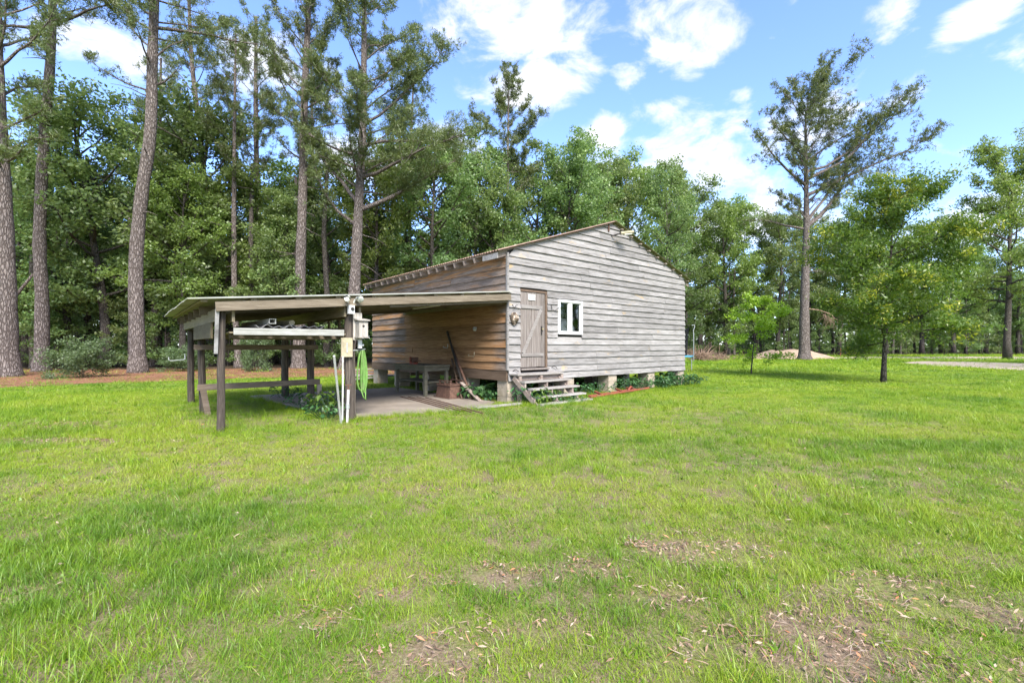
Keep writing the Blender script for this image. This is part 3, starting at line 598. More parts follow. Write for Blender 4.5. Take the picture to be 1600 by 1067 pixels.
# roofing offcuts on the shelf
for k, (x, y, zz_, wv, ln, ang) in enumerate([(-5.30, 1.05, 1.655, .92, 1.9, .03), (-4.95, 1.1, 1.69, .85, 2.0, -.05), (-5.25, .95, 1.725, .75, 1.8, .09), (-4.70, 1.15, 1.73, .70, 1.9, .0)]):
    lab = ['lowest bent corrugated sheet lying on the carport shelf', 'wide corrugated sheet overlapping to the right on the carport shelf', 'topmost left corrugated sheet of the shelf pile', 'narrow corrugated sheet at the right end of the shelf pile'][k]
    n = int(wv / .045); vs = []
    for i in range(n + 1):
        t = -wv / 2 + wv * i / n; d = .026 * math.sin(i * math.pi / 2 + k) + .012 * math.sin(i * .9 + k * 2)
        for yy in (-ln / 2, 0, ln / 2): vs.append((t, yy, d + .012 * math.sin(yy * 2 + k)))
    fs = [(i * 3 + j, i * 3 + j + 3, i * 3 + j + 4, i * 3 + j + 1) for i in range(n) for j in range(2)]
    o = tag(obj('roofing_sheet', mkmesh('roofing_sheet', vs, fs, M['galv'], False), None, L(x, y, zz_ + .02), PHI + ang), lab, 'metal sheet', 'roofing offcuts on the carport shelf')
    md = o.modifiers.new('thickness', 'SOLIDIFY'); md.thickness = .008
ds_ = MB(); a_, b_ = .055, .042
for (xa, xb, za, zb) in ((-a_, a_, 0, .008), (-a_, a_, 2 * b_ - .008, 2 * b_), (-a_, -a_ + .008, .008, 2 * b_ - .008), (a_ - .008, a_, .008, 2 * b_ - .008)): ds_.box(xa, xb, -1.0, 1.0, za, zb)
tag(ds_.build('downspout', M['pvc'], None, L(-5.33, 1.0, 1.79), PHI + .04), 'square white downspout lying open-ended on top of the shelf pile', 'downspout')
tag(MB().tube([(0, -.9, 0), (.02, 0, .01), (.0, .9, 0)], .05, 9).build('short_log', M['cream'], None, L(-5.02, 1.15, 1.83), PHI + .12), 'pale round pole lying on top of the shelf pile', 'pole')
# J hook on the rear outer post, fluorescent fitting under the roof
tag(MB().tube([(-.08, 0, .14), (-.08, 0, .01), (-.12, 0, -.01), (-.36, 0, -.03), (-.40, 0, 0), (-.40, 0, .06)], .013, 6).build('hook', M['steel'], None, L(-6.04, 5.0, 1.08), PHI), 'bent pale metal hook sticking out of the rear outer carport post', 'hook')
ft = thing('lamp_fitting', -1.75, 0.95, 2.36, 'long pale lamp fitting hung under the carport roof near the shed', 'lamp')
bx('tray', M['cream'], ft, -.05, .05, -.65, .65, 0, .05); MB().tube([(0, -.63, -.022), (0, .63, -.022)], .019, 8).build('tube', M['lamp'], ft); MB().tube([(0, .3, .05), (0, .3, .12)], .008, 5).build('stem', M['steel'], ft); MB().tube([(0, -.3, .05), (0, -.3, .12)], .008, 5).build('stem', M['steel'], ft)
# workbench by the wall
tb = thing('workbench', -0.72, 3.05, 0.045, 'dark wooden workbench with a lower shelf against the brown side wall', 'workbench')
for k in range(4): bx('top_plank', M['table'], tb, -.42 + k * .205, -.42 + k * .205 + .195, -.95, .95, .80, .84, j=.003)
for sx_ in (-.36, .30):
    for sy in (-.86, .80): bx('leg', M['table'], tb, sx_, sx_ + .085, sy, sy + .085, 0, .798)
for sx_ in (-.385, .386): bx('apron', M['table'], tb, sx_, sx_ + .024, -.88, .88, .68, .797)
for sy in (-.885, .862): bx('apron', M['table'], tb, -.36, .385, sy, sy + .022, .68, .797)
for k in range(3): bx('shelf_plank', M['table'], tb, -.27 + k * .19, -.27 + k * .19 + .18, -.90, .90, .36, .385)
for sy in (-.775, .775): bx('shelf_bearer', M['table'], tb, -.36, .385, sy - .011, sy + .011, .28, .359)
vz = thing('bench_vise', -0.85, 3.25, 0.886, 'rusty red bench vise on top of the workbench', 'vise')
bx('base', M['red'], vz, -.07, .07, -.12, .12, 0, .05); bx('fixed_jaw', M['red'], vz, -.09, .09, .03, .10, .05, .20); bx('moving_jaw', M['rust'], vz, -.09, .09, -.12, -.06, .05, .20)
MB().tube([(0, -.28, .10), (0, .03, .10)], .02, 8).build('screw', M['rust'], vz); MB().tube([(-.10, -.27, .12), (.10, -.27, .08)], .009, 6).build('handle', M['rust'], vz)
# rusty box heater
hb = thing('rusty_box', -0.62, 1.62, 0.05, 'rusty brown metal box with a railed lid beside the workbench', 'metal box')
MB().add([(-.26, -.34, 0), (.26, -.34, 0), (.26, .34, 0), (-.26, .34, 0), (-.22, -.31, .32), (.22, -.31, .32), (.22, .31, .32), (-.22, .31, .32)], [(3, 2, 1, 0), (4, 5, 6, 7), (0, 1, 5, 4), (1, 2, 6, 5), (2, 3, 7, 6), (3, 0, 4, 7)]).build('body', M['rust'], hb)
bx('base_plate', M['rust'], hb, -.30, .30, -.38, .38, -.004, .018); bx('lid', M['rust'], hb, -.25, .25, -.34, .34, .321, .352)
for sy in (-.28, -.02, .24):
    bx('lid_post', M['rust'], hb, -.20, -.16, sy, sy + .03, .353, .43); bx('lid_post', M['rust'], hb, .16, .20, sy, sy + .03, .353, .43)
for sx_ in (-.20, .16): bx('lid_rail', M['rust'], hb, sx_, sx_ + .04, -.30, .29, .431, .455)
# poles leaning on the wall
def lean(name, x0, y0, x1, y1, z1, r, matl, lab, cat, n=7):
    b = L(x0, y0, 0.05); t = L(x1, y1, z1); return tag(MB().tube([(0, 0, 0), (t - b) * .5, t - b], r, n).build(name, matl, None, b), lab, cat, 'poles leaning on the side wall')
t0 = PS(700, 518, -.06); lean('iron_pole', -0.52, 1.02, -.085, t0[1], t0[2], .034, M['iron'], 'tallest dark pole leaning on the brown side wall', 'pole')
t0 = PS(706, 540, -.06); lean('rusty_pipe', -0.50, .80, -.085, t0[1] - .03, t0[2], .030, M['rust'], 'shorter rusty pipe leaning on the brown side wall', 'pipe')
t0 = PS(705, 566, -.06); lean('wooden_pole', -0.62, 1.10, -.085, t0[1] - .06, t0[2] + .1, .026, M['skirt'], 'thin wooden pole leaning beside the rusty box', 'pole')
# wall hooks of bent metal on the side wall
def whook(px, py, w_, lab, matl=M['cream']):
    _, y, z = PS(px, py, -.05)
    return tag(MB().tube([(.03, 0, 0), (-.03, 0, 0), (-.04, -.02, -.03), (-.04, -w_, -.05), (-.05, -w_ - .03, -.01), (-.05, -w_ - .035, .07)], .010, 6).build('wall_hook', matl, None, L(-.03, y, z), PHI), lab, 'hook', 'bent hooks on the side wall')
whook(732, 554, .28, 'pale bent wire hook on the brown wall right of the leaning poles'); whook(693, 541, .25, 'dark bent wire hook on the brown wall behind the leaning poles', M['steel'])
_, y, z = PS(742, 514, -.05); cl_ = thing('bracket', -.05, y, z, 'small grey bracket high on the brown wall under the carport roof', 'bracket')
bx('plate', M['steel'], cl_, .0, .015, -.06, .06, -.05, .05); MB().tube([(0, .05, .03), (-.06, 0, .01), (-.10, -.09, -.03)], .018, 7).build('arm', M['steel'], cl_)
# steel rods lying on the slab
for k in range(4):
    tag(MB().tube([(0, 0, 0), (.02, -1.6, .0), (0.0, -3.0 - .1 * k, 0)], .013, 6).build('steel_rod', M['rust'], None, L(-1.62 + k * .13, 2.55 - .22 * k, .059), PHI - .12 - .015 * k), 'thin rusty rod lying on the slab in front of the workbench', 'rod', 'rods lying on the slab')
tag(MB().bar((0, 0, .03), (1.25, -.10, .035), .16, .045, bev=.006).build('loose_plank', M['tread'], None, L(-1.35, -.50, .01), PHI), 'short grey plank lying at the front edge of the slab', 'plank')
tag(MB().bar((0, 0, .0), (.75, .55, .42), .10, .03, bev=.004).build('broken_board', M['rafter'], None, L(-.55, .35, .03), PHI + .9), 'broken grey board leaning under the corner of the shed', 'board')
# planks stacked behind the shed
for k in range(6):
    tag(MB().bar((0, 0, 0), (1.9, .25 * math.sin(k * 2.1), .10 * math.cos(k)), .24, .04, bev=.005).build('scrap_plank', M['tread'], None, L(-.75 + .05 * k, 8.55 + .30 * (k % 3) + .1 * k, .12 + .062 * k), PHI + .25 * math.sin(k * 1.7)), 'scrap plank in the loose pile behind the shed', 'plank', 'planks piled behind the shed')
tag(MB().box(-.2, .2, -.1, .1, 0, .2, j=.008).build('pink_brick', plain('pink_block', (.45, .22, .16), .9), None, L(.9, 4.6, 0), PHI + .2), 'pinkish block on the ground under the shed', 'block')

# ------------------------------------------------------------------ on the gable
ds1 = thing('door_sign', *PF(830.5, 464.5, .02), 'small white sign with worn pale green lettering on the plank door', 'sign')
bx('plate', M['white'], ds1, -.12, .12, -.012, .0, -.075, .075)
mg = plain('sign_green', (.18, .36, .30), .6); mk = plain('sign_dark', (.06, .07, .07), .6)
def marks(par, x0, x1, z0, h, matl, seed):      # the lettering is too small to read: worn strokes in two lines
    rr = random.Random(seed); b = MB(); x = x0
    while x < x1:
        w_ = rr.uniform(.006, .016); k = rr.uniform(.5, 1.0) * h
        b.box(x, x + w_, -.0145, -.0125, z0 + rr.uniform(0, h - k), z0 + k)
        x += w_ + rr.uniform(.004, .010)
    b.build('lettering', matl, par)
marks(ds1, -.095, .06, .022, .030, mg, 1); marks(ds1, -.10, .075, -.052, .050, mg, 2); marks(ds1, .085, .105, -.035, .03, mk, 3)
sx_, sy_, sz_ = PF(802.5, 498, .05)
mkm, T = mat('carved_mask'); nn = T.noise(objco(T, (9, 9, 9), False), 1.0, 5, .65, .6)
finish(T, T.ramp(nn, [(0.38, (.055, .04, .03)), (0.50, (.17, .13, .09)), (0.56, (.50, .42, .34))]), .8, nn, .6, .02)
vs, fs = [], []; nu, nvv = 16, 12
for i in range(nvv + 1):
    t = i / nvv; zz_ = .16 - .33 * t; wv = .125 * math.sin(math.pi * min(1, (t * .93 + .06))) ** .62 * (1.05 - .55 * max(0, t - .45))
    for k in range(nu): a = math.pi * k / (nu - 1); vs.append((-wv * math.cos(a), -(.015 + .085 * math.sin(a) ** .7 * math.sin(math.pi * (t * .9 + .06)) + (.05 if 6 < k < 9 and .35 < t < .62 else 0) - (.045 if (k in (4, 5, 10, 11)) and .28 < t < .42 else 0) - (.035 if 5 < k < 10 and .68 < t < .77 else 0)), zz_))
fs = [(i * nu + k, i * nu + k + 1, (i + 1) * nu + k + 1, (i + 1) * nu + k) for i in range(nvv) for k in range(nu - 1)] + [tuple(i * nu for i in range(nvv + 1)) + tuple(i * nu + nu - 1 for i in range(nvv, -1, -1))]
gm = tag(obj('wall_ornament', mkmesh('wall_ornament', vs, fs, mkm, True), None, L(sx_, sy_ - .008, sz_), PHI), 'dark mottled pointed ornament hung left of the plank door', 'ornament')
def bent(px, py, pts, lab):
    x, y, z = PF(px, py, .045); tag(MB().tube(pts, .009, 6).build('hanger_hook', M['iron'], None, L(x, y, z), PHI), lab, 'hook', 'hooks beside the door')
bent(802, 480, [(-.03, .02, .06), (-.03, -.02, .05), (-.02, -.05, -.02), (.06, -.05, .05), (.10, -.05, .05)], 'small wire hook above the dark ornament left of the door')
bent(861, 481, [(0, .02, .10), (0, -.02, .09), (0, -.04, -.05), (.04, -.10, -.09), (.12, -.13, -.02), (.20, -.13, 0)], 'wrought hook between the plank door and the white window')
bent(806, 580, [(-.1, .0, .0), (-.05, -.03, .05), (.02, -.05, .01), (.06, -.05, -.01)], 'small bent iron at the left end of the top step')
bent(866, 575, [(-.1, .0, .02), (-.05, -.03, .06), (.02, -.05, .03), (.06, -.05, -.02)], 'small bent iron at the right end of the top step')
x, y, z = PF(957, 367, .05); gl_ = thing('gable_lamp', x, y, z, 'long pale outdoor lamp on a bracket below the gable peak', 'lamp')
MB().tube([(-.02, .03, -.02), (0, -.06, -.03), (.06, -.16, .0), (.16, -.24, .04)], .022, 7).build('bracket', M['iron'], gl_); MB().bar((.10, -.22, .02), (.46, -.42, .08), .13, .08, bev=.02).build('housing', M['cream'], gl_); MB().bar((.20, -.275, -.018), (.42, -.39, .018), .10, .035, bev=.008).build('lens', M['lamp'], gl_)
# red steel frame lying by the steps
rf = empty('red_steel_rail', L(3.5, -.62, 0), PHI, 'rusted red steel frame lying in the grass beside the steps', 'steel frame')
MB().bar((-1.45, -.30, .07), (1.75, .02, .10), .06, .05, bev=.006).build('bar', M['red'], rf); MB().bar((-1.30, -.13, .07), (1.2, .14, .09), .06, .045, bev=.006).build('bar', M['red'], rf)
for k in (-.9, .2, .8): MB().bar((k, -.26 + .1 * (k + 1.3), .10), (k + .1, .04 + .1 * (k + 1.3), .14), .05, .05, bev=.006).build('cross_piece', M['red'], rf)
MB().tube([(.55, -.06, .10), (.75, -.02, .20), (.95, .05, .13)], .03, 7).build('hitch', M['red'], rf)

# ------------------------------------------------------------------ trampoline beyond the shed
tc = Vector((8.72, 26.85, 0)); tp = empty('trampoline', tc, 0, 'round trampoline with blue pad and black safety net beyond the shed', 'trampoline')
R_ = 1.78
def ring(r0, r1, z0, z1, name, matl, n=40):
    vs, fs = [], []
    for k in range(n): a = 2 * math.pi * k / n; vs += [(r * math.cos(a), r * math.sin(a), z + .012 * math.sin(k * 2.3)) for r, z in ((r0, z0), (r1, z0), (r1, z1), (r0, z1))]
    for k in range(n):
        a, b = k * 4, (k + 1) % n * 4; fs += [(a + i, a + (i + 1) % 4, b + (i + 1) % 4, b + i)[::-1] for i in range(4)]
    return obj(name, mkmesh(name, vs, fs, matl), tp)
ring(1.46, R_ + .05, .80, .86, 'pad', M['blue']); ring(0.02, 1.47, .815, .825, 'mat', M['dark'])
for k in range(6):
    a = math.radians(-21 + 60 * k); ca, sa = math.cos(a), math.sin(a); r = R_ - .04
    MB().tube([(r * ca, r * sa, .79), (r * ca, r * sa, .03), (r * ca, r * sa, -.02)], .028, 7).build('leg', M['steel'], tp)
    ro = R_ + .075
    MB().tube([(ro * ca, ro * sa, .55), (ro * ca, ro * sa, 2.1), ((ro - .02) * ca, (ro - .02) * sa, 2.3), ((ro + .05) * ca, (ro + .05) * sa, 2.5), ((ro + .03) * ca, (ro + .03) * sa, 2.62), ((ro - .1) * ca, (ro - .1) * sa, 2.60)], .026, 7).build('pole', M['steel'], tp)
n = 36; vs = []
for k in range(n):
    a = 2 * math.pi * k / n; sg = .10 * abs(math.sin(3 * (a + math.radians(21)))); vs += [(1.50 * math.cos(a), 1.50 * math.sin(a), .87), ((1.62 - sg) * math.cos(a), (1.62 - sg) * math.sin(a), 2.52 - sg * 1.2)]
obj('net', mkmesh('net', vs, [(2 * k, (2 * k + 2) % (2 * n), (2 * k + 3) % (2 * n), 2 * k + 1) for k in range(n)], M['net']), tp)

tag(MB().tube([(0, 0, -.05), (0, 0, .3), (.0, .01, .60)], .028, 8).build('drain_pipe', M['pvc'], None, L(.55, .75, 0), PHI), 'short white pipe standing in the shade under the shed corner', 'pipe')
tag(MB().bar((0, 0, -.1), (.03, 0, 1.15), .07, .05, up=(0, 1, 0), bev=.006).build('marker_stake', M['red'], None, AT(1313, 60), .2), 'reddish marker stake at the edge of the far woods right of the lone pine', 'stake')
# ------------------------------------------------------------------ trees
def unit(a): return a / (np.linalg.norm(a, axis=-1, keepdims=True) + 1e-9)
def leaves(name, C, rad, per, size, matl, rng, flat=0.65, up=0.25, tone_c=None, aspect=0.55, zrad=None, droop=0.0, tone_spread=.22):
    """many separate leaf-sized rhombs spread round the cluster centres C"""
    C = np.asarray(C, float); n = len(C) * per; idx = np.repeat(np.arange(len(C)), per)
    rad = np.broadcast_to(np.asarray(rad, float), (len(C),))[idx][:, None]
    d = unit(rng.normal(size=(n, 3))) * rng.random((n, 1)) ** 0.45; d[:, 2] *= flat
    P = C[idx] + d * rad; P[:, 2] -= droop * np.hypot(d[:, 0], d[:, 1]) * rad[:, 0]
    nm = unit(rng.normal(size=(n, 3)) + np.array([0, 0, up]) + d * .5); a = unit(np.cross(nm, rng.normal(size=(n, 3)))); b = np.cross(nm, a)
    s = size * rng.uniform(.65, 1.35, (n, 1)); a = a * s * .5; b = b * s * aspect * .5
    co = np.stack([P - a, P + b - a * .1, P + a, P - b - a * .1], 1)
    tc_ = np.full(len(C), .5) if tone_c is None else np.asarray(tone_c, float)
    tone = np.clip(tc_[idx] + rng.normal(0, tone_spread, n), 0, 1)
    return quadmesh(name, co, matl, {'tone': tone})
def curve(p0, d, ln, n, rng, rise=0.0, wob=0.12):
    p = np.array(p0, float); d = unit(np.array(d, float)); out = [p.copy()]
    for i in range(n): d = unit(d + rng.normal(0, wob, 3) + np.array([0, 0, rise / n])); p = p + d * ln / n; out.append(p.copy())
    return np.array(out)
def pin(c, t): x = t * (len(c) - 1); i = min(int(x), len(c) - 2); return c[i] + (c[i + 1] - c[i]) * (x - i), unit(c[i + 1] - c[i])

def broadleaf(seed, H, R, base, nl, per, size, matl, dens=1.0, trunk_r=None, lo_prof=.55, wood_mat=None, clus=.16, rise=.5, bend=.03, young=None, aspect=.55, wander=.1, top=.5, trange=(.12, .95)):
    rng = np.random.default_rng(seed); tr_ = trunk_r or H * .016; wm = wood_mat or M['bark']
    tk = curve((0, 0, -.15), (rng.normal(0, bend), rng.normal(0, bend), 1), H * .9, 9, rng, .4, bend)
    wood = MB(); wood.tube([tuple(p) for p in tk], [tr_ * (1.25 if i == 0 else 1.0 - .88 * i / 9) for i in range(10)], 8)
    C, tone, rad = [], [], []
    az0 = rng.random() * 7
    for i in range(nl):
        t = base + (.98 - base) * (i + rng.random() * .6) / nl; p, dr = pin(tk, min(t, .999)); u = (t - base) / (1 - base)
        az_ = az0 + i * 2.4 + rng.normal(0, .35); prof = (lo_prof + (1 - lo_prof) * math.sin(min(u * 1.7, 1) * math.pi / 2)) * (1 - (1 - top) * max(0, (u - .45) / .55) ** 1.5)
        ln = R * prof * rng.uniform(.72, 1.12); el_ = .12 + .9 * u + rng.normal(0, .12)
        c = curve(p, (math.cos(az_) * math.cos(el_), math.sin(az_) * math.cos(el_), math.sin(el_)), ln, 5, rng, rise * .5, wander)
        lr = tr_ * (.42 - .25 * u); wood.tube([tuple(q) for q in c], [max(lr * (1 - .8 * k / 5), .008) for k in range(6)], 5, False)
        for j in range(int(max(4, ln * 2.1 * dens))):
            tt = rng.uniform(.28, 1.0); q, dq = pin(c, tt); sd_ = unit(dq * .6 + rng.normal(0, .75, 3) + np.array([0, 0, .25])); sl_ = ln * rng.uniform(.18, .36) * (1.2 - .5 * tt)
            e = q + sd_ * sl_
            if j % 2 == 0: wood.tube([tuple(q), tuple((q + e) / 2 + rng.normal(0, .03, 3)), tuple(e)], [max(lr * .35, .006), max(lr * .22, .005), .004], 4, False)
            for f_ in (.55, 1.0):
                C.append(q + (e - q) * f_); rad.append(max(.25, H * clus * .42 * rng.uniform(.6, 1.15)))
                o = np.hypot(C[-1][0] - tk[-1][0] * .5, C[-1][1]) / R
                tone.append((.30 + .25 * u + rng.normal(0, .14)) if young is None else (young if (o > .66 or u > .8) and rng.random() < .20 else .28 + rng.normal(0, .1)))  # tone rises with height in the crown, unless young sets the outer clusters
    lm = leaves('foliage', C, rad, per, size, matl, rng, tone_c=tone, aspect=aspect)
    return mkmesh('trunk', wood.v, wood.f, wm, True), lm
def plant_tree(name, meshes, p, rz, s, label, cat, group=None, sz=None):
    o = empty(name, p, rz, label, cat, group); o.scale = (s, s, sz or s)
    obj('trunk', meshes[0], o); obj('crown', meshes[1], o); return o

def tuftmesh(name, P, D, matl, rng, ln=.24, wid=.028, per=10, spread=.75, tone=None):
    """pine needle sprays: thin slivers fanning out from each shoot tip"""
    n = len(P) * per; idx = np.repeat(np.arange(len(P)), per); P = np.asarray(P)[idx]; D = np.asarray(D)[idx]
    P = P - D * rng.uniform(0, .16, (n, 1))
    d = unit(D + rng.normal(0, spread, (n, 3))); l = ln * rng.uniform(.6, 1.15, (n, 1)); s = unit(np.cross(d, rng.normal(size=(n, 3)))) * wid * .5
    mid = P + d * l * .55
    co = np.stack([P, mid + s, P + d * l - np.array([0, 0, .02]), mid - s], 1)
    tn = np.clip((np.full(n, .5) if tone is None else np.asarray(tone)[idx]) + rng.normal(0, .16, n), 0, 1)
    return quadmesh(name, co, matl, {'tone': tn})
def pine(seed, path, r0, r1, crown, nbr, blen, label, group='tall pines at the edge of the woods', per=10, ln=.25, wid=.03, el0=.35, limbs=(), stubs=6, dens=1.0, bias=None, wig=.12, topf=.62, tipr=None, name='pine_tree', shoots=1.0):
    """path: trunk points in the world; crown: (z0, z1) heights that carry branches"""
    rng = np.random.default_rng(seed); base = Vector((path[0][0], path[0][1], 0)); P = np.array([(p[0] - base.x, p[1] - base.y, p[2]) for p in path], float)
    # resample smoothly
    ts = np.linspace(0, len(P) - 1, 26); tk = []
    for t in ts:
        i = min(int(t), len(P) - 2); f_ = t - i; p0_, p1_, p2_, p3_ = P[max(i - 1, 0)], P[i], P[i + 1], P[min(i + 2, len(P) - 1)]
        tk.append(.5 * ((2 * p1_) + (-p0_ + p2_) * f_ + (2 * p0_ - 5 * p1_ + 4 * p2_ - p3_) * f_ ** 2 + (-p0_ + 3 * p1_ - 3 * p2_ + p3_) * f_ ** 3))
    tk = np.array(tk); tk[0, 2] = -.1; H = tk[-1, 2]
    rad = lambda z: (r0 + (r1 - r0) * np.clip(z / H, 0, 1)) * (1 + .5 * math.exp(-max(z, 0) / .45))
    pts, rr = [tuple(tk[0])], [rad(-.1)]
    for zz_ in (.15, .45, 1.0): i = np.searchsorted(tk[:, 2], zz_); f_ = (zz_ - tk[i - 1, 2]) / (tk[i, 2] - tk[i - 1, 2]); pts.append(tuple(tk[i - 1] + (tk[i] - tk[i - 1]) * f_)); rr.append(rad(zz_))
    for q in tk:
        if q[2] > 1.2: pts.append(tuple(q)); rr.append(rad(q[2]))
    root = empty(name, base, 0, label, 'pine tree', group)
    rr = [q_ * (1 + .05 * math.sin(i_ * 2.7 + seed) + rng.uniform(-.03, .03)) for i_, q_ in enumerate(rr)]
    MB().tube(pts, rr, 14).build('trunk', M['pine_bark'], root, smooth=True)
    br = MB(); TP, TD, TT = [], [], []
    def at(z): i = int(np.clip(np.searchsorted(tk[:, 2], z), 1, len(tk) - 1)); f_ = (z - tk[i - 1, 2]) / (tk[i, 2] - tk[i - 1, 2] + 1e-9); return tk[i - 1] + (tk[i] - tk[i - 1]) * f_
    def branch(z, az_, ln_, el_, thick, rise=.5, first=.35):
        c = curve(at(z), (math.cos(az_) * math.cos(el_), math.sin(az_) * math.cos(el_), math.sin(el_)), ln_, 6, rng, rise, wig)
        br.tube([tuple(q) for q in c], [max(thick * (1 - .85 * k / 6), .012) for k in range(7)], 5, False)
        for j in range(int(max(4, ln_ * 3.1 * dens))):
            t = rng.uniform(first, 1) if j else 1.0; q, dq = pin(c, min(t, .999)); sl_ = ln_ * rng.uniform(.12, .30) * (1.25 - .55 * t)
            sd_ = unit(dq * .8 + rng.normal(0, .6, 3) + np.array([0, 0, .35])); e = q + sd_ * sl_
            br.tube([tuple(q), tuple((q + e) / 2 + np.array([0, 0, -.04 * sl_])), tuple(e)], [max(thick * .22, .010), .010, .006], 4, False)
            for k in range(int(max(7, sl_ * 17 * shoots))):
                f_ = rng.uniform(.35, 1.05); o = q + (e - q) * f_ + rng.normal(0, .09 + .05 * sl_, 3); TP.append(o); TD.append(unit(sd_ * .6 + rng.normal(0, .45, 3) + np.array([0, 0, .55]))); TT.append(.42 + rng.normal(0, .14) + (.1 if z > crown[0] + .6 * (crown[1] - crown[0]) else 0))  # needle tone is a little higher in the upper crown
    for i in range(nbr):
        u = (i + rng.random()) / nbr; z = crown[0] + (crown[1] - crown[0]) * u; az_ = i * 2.4 + rng.normal(0, .5)
        prof = (.55 + .45 * math.sin(min(1, u * 2.2) * math.pi / 2)) * (1 - topf * max(0, u - .35) / .65)
        l_ = blen * prof * rng.uniform(.65, 1.15)
        if bias is not None: l_ *= 1 + bias[0] * math.cos(az_ - bias[1])
        branch(z, az_, l_, el0 + .55 * u + rng.normal(0, .12), rad(z) * rng.uniform(.22, .34))
    for (z, az_, l_, el_, th, rise) in limbs: branch(z, az_, l_, el_, th, rise, .3)
    for i in range(stubs):       # bare dead stubs under the crown
        z = crown[0] * rng.uniform(.55, 1.0); az_ = rng.random() * 6.28; c = curve(at(z), (math.cos(az_), math.sin(az_), rng.uniform(-.2, .3)), rng.uniform(.5, 2.2), 4, rng, -.2, .15)
        br.tube([tuple(q) for q in c], [.04, .03, .025, .015, .008], 5, False)
    cr = obj('crown', tuftmesh('needles', np.array(TP), np.array(TD), M['needle'], rng, ln, wid, per, tone=TT), root)
    tag(br.build('branches', M['pine_bark'], root, smooth=True), kind='stuff')
    return root
def tpath(Yd, pts, top=None):
    """trunk path from points seen in the photo, at depth Yd"""
    b = G(*pts[0]) if Yd is None else AT(pts[0][0], Yd); Yd = b.y; out = [(b.x, b.y, 0.0)]
    for (x, y) in pts[1:]: q = AT(x, Yd, y); out.append((q.x, q.y, q.z))
    if top:
        a, c = Vector(out[-2]), Vector(out[-1]); d = (c - a).normalized(); d.x *= .5; k = (top - c.z) / d.z; out.append(tuple(c + d * k * .5)); out.append(tuple(c + d * k))
    return out
D2 = math.radians
pine(1, tpath(21.0, [(12, 589), (10, 480), (6, 350), (-2, 200), (-8, 60)], 27), .40, .16, (9.8, 26.5), 34, 4.2, 'thick pine trunk cut by the left edge of the photo', stubs=3, limbs=[(9.6, D2(-40), 2.6, .3, .06, .5), (10.3, D2(10), 2.4, .4, .06, .5), (11.0, D2(-75), 2.5, .3, .06, .4)])
pine(2, tpath(25.0, [(65, 580), (66, 470), (62, 380), (67, 250), (78, 110), (82, 20)], 27), .33, .13, (18.6, 26.5), 26, 3.8, 'tall slightly bent pine second from the left edge', stubs=12, limbs=[(18.9, D2(180), 4.2, .1, .12, -.3), (19.2, D2(5), 4.5, .15, .1, -.2)], bias=None)
pine(3, tpath(24.0, [(216, 582), (213, 490), (213, 400), (222, 300), (235, 210), (238, 100), (241, 10)], 27), .36, .15, (15.2, 26.5), 30, 4.0, 'tall pine with a curved S-shaped trunk left of the carport', stubs=6, limbs=[(18.2, D2(15), 5.2, .25, .10, .1), (14.8, D2(200), 2.8, .1, .06, .1)])
pine(4, tpath(30.0, [(373, 577), (366, 440), (366, 250), (368, 80)], 22.0), .21, .05, (12.0, 21.8), 30, 3.2, 'slender pine standing just left of the carport shelf', stubs=8, ln=.22)
pine(5, tpath(34.0, [(409, 572), (405, 400), (400, 200), (400, 60)], 26), .29, .10, (14.0, 25.8), 34, 3.8, 'tall straight pine seen above the middle of the carport', stubs=8)
pine(6, tpath(29.0, [(467, 576), (469, 440), (473, 300), (476, 150), (482, 20)], 25.0), .37, .14, (12.5, 24.6), 40, 4.0, 'thick straight pine with dense dark top above the carport', stubs=6, dens=1.25)
pine(7, tpath(36.0, [(489, 570), (489, 400), (488, 200), (486, 90)], 25), .24, .07, (15.0, 24.8), 28, 3.2, 'thin pine close behind the thick straight one', stubs=6)
pine(8, tpath(27.5, [(541, 578), (552, 480), (560, 330), (567, 200), (569, 60)], 24.5), .39, .10, (10.5, 24.2), 44, 5.2, 'broad limby pine behind the carport with long spreading branches', stubs=8, el0=.25, dens=1.35,
     limbs=[(9.6, D2(12), 6.6, .42, .16, .2), (11.6, D2(-10), 7.2, .35, .13, .1), (10.0, D2(165), 5.6, .75, .15, .1), (8.6, D2(195), 4.2, .55, .12, .3), (13.5, D2(20), 7.5, .5, .11, -.2), (14.8, D2(5), 7.0, .4, .10, .2), (12.8, D2(185), 4.8, .3, .1, .3)])
pine(9, tpath(33.0, [(330, 571), (322, 400), (316, 250), (300, 100), (296, 20)], 27), .29, .10, (15.0, 26.5), 30, 4.2, 'tall pine behind the curved one with forked upper limbs', stubs=6, limbs=[(15.5, D2(150), 4.5, .6, .1, .3), (16.5, D2(25), 5, .6, .1, .2)])
pine(10, tpath(42.0, [(797, 566), (794, 400), (793, 300), (794, 200)], 26.2), .26, .05, (15.0, 26.0), 36, 4.4, 'slim pine rising above the woods behind the shed roof', stubs=4, ln=.30, wid=.045, el0=.35, per=9, limbs=[(15.2, D2(10), 3.6, .55, .09, .3)])
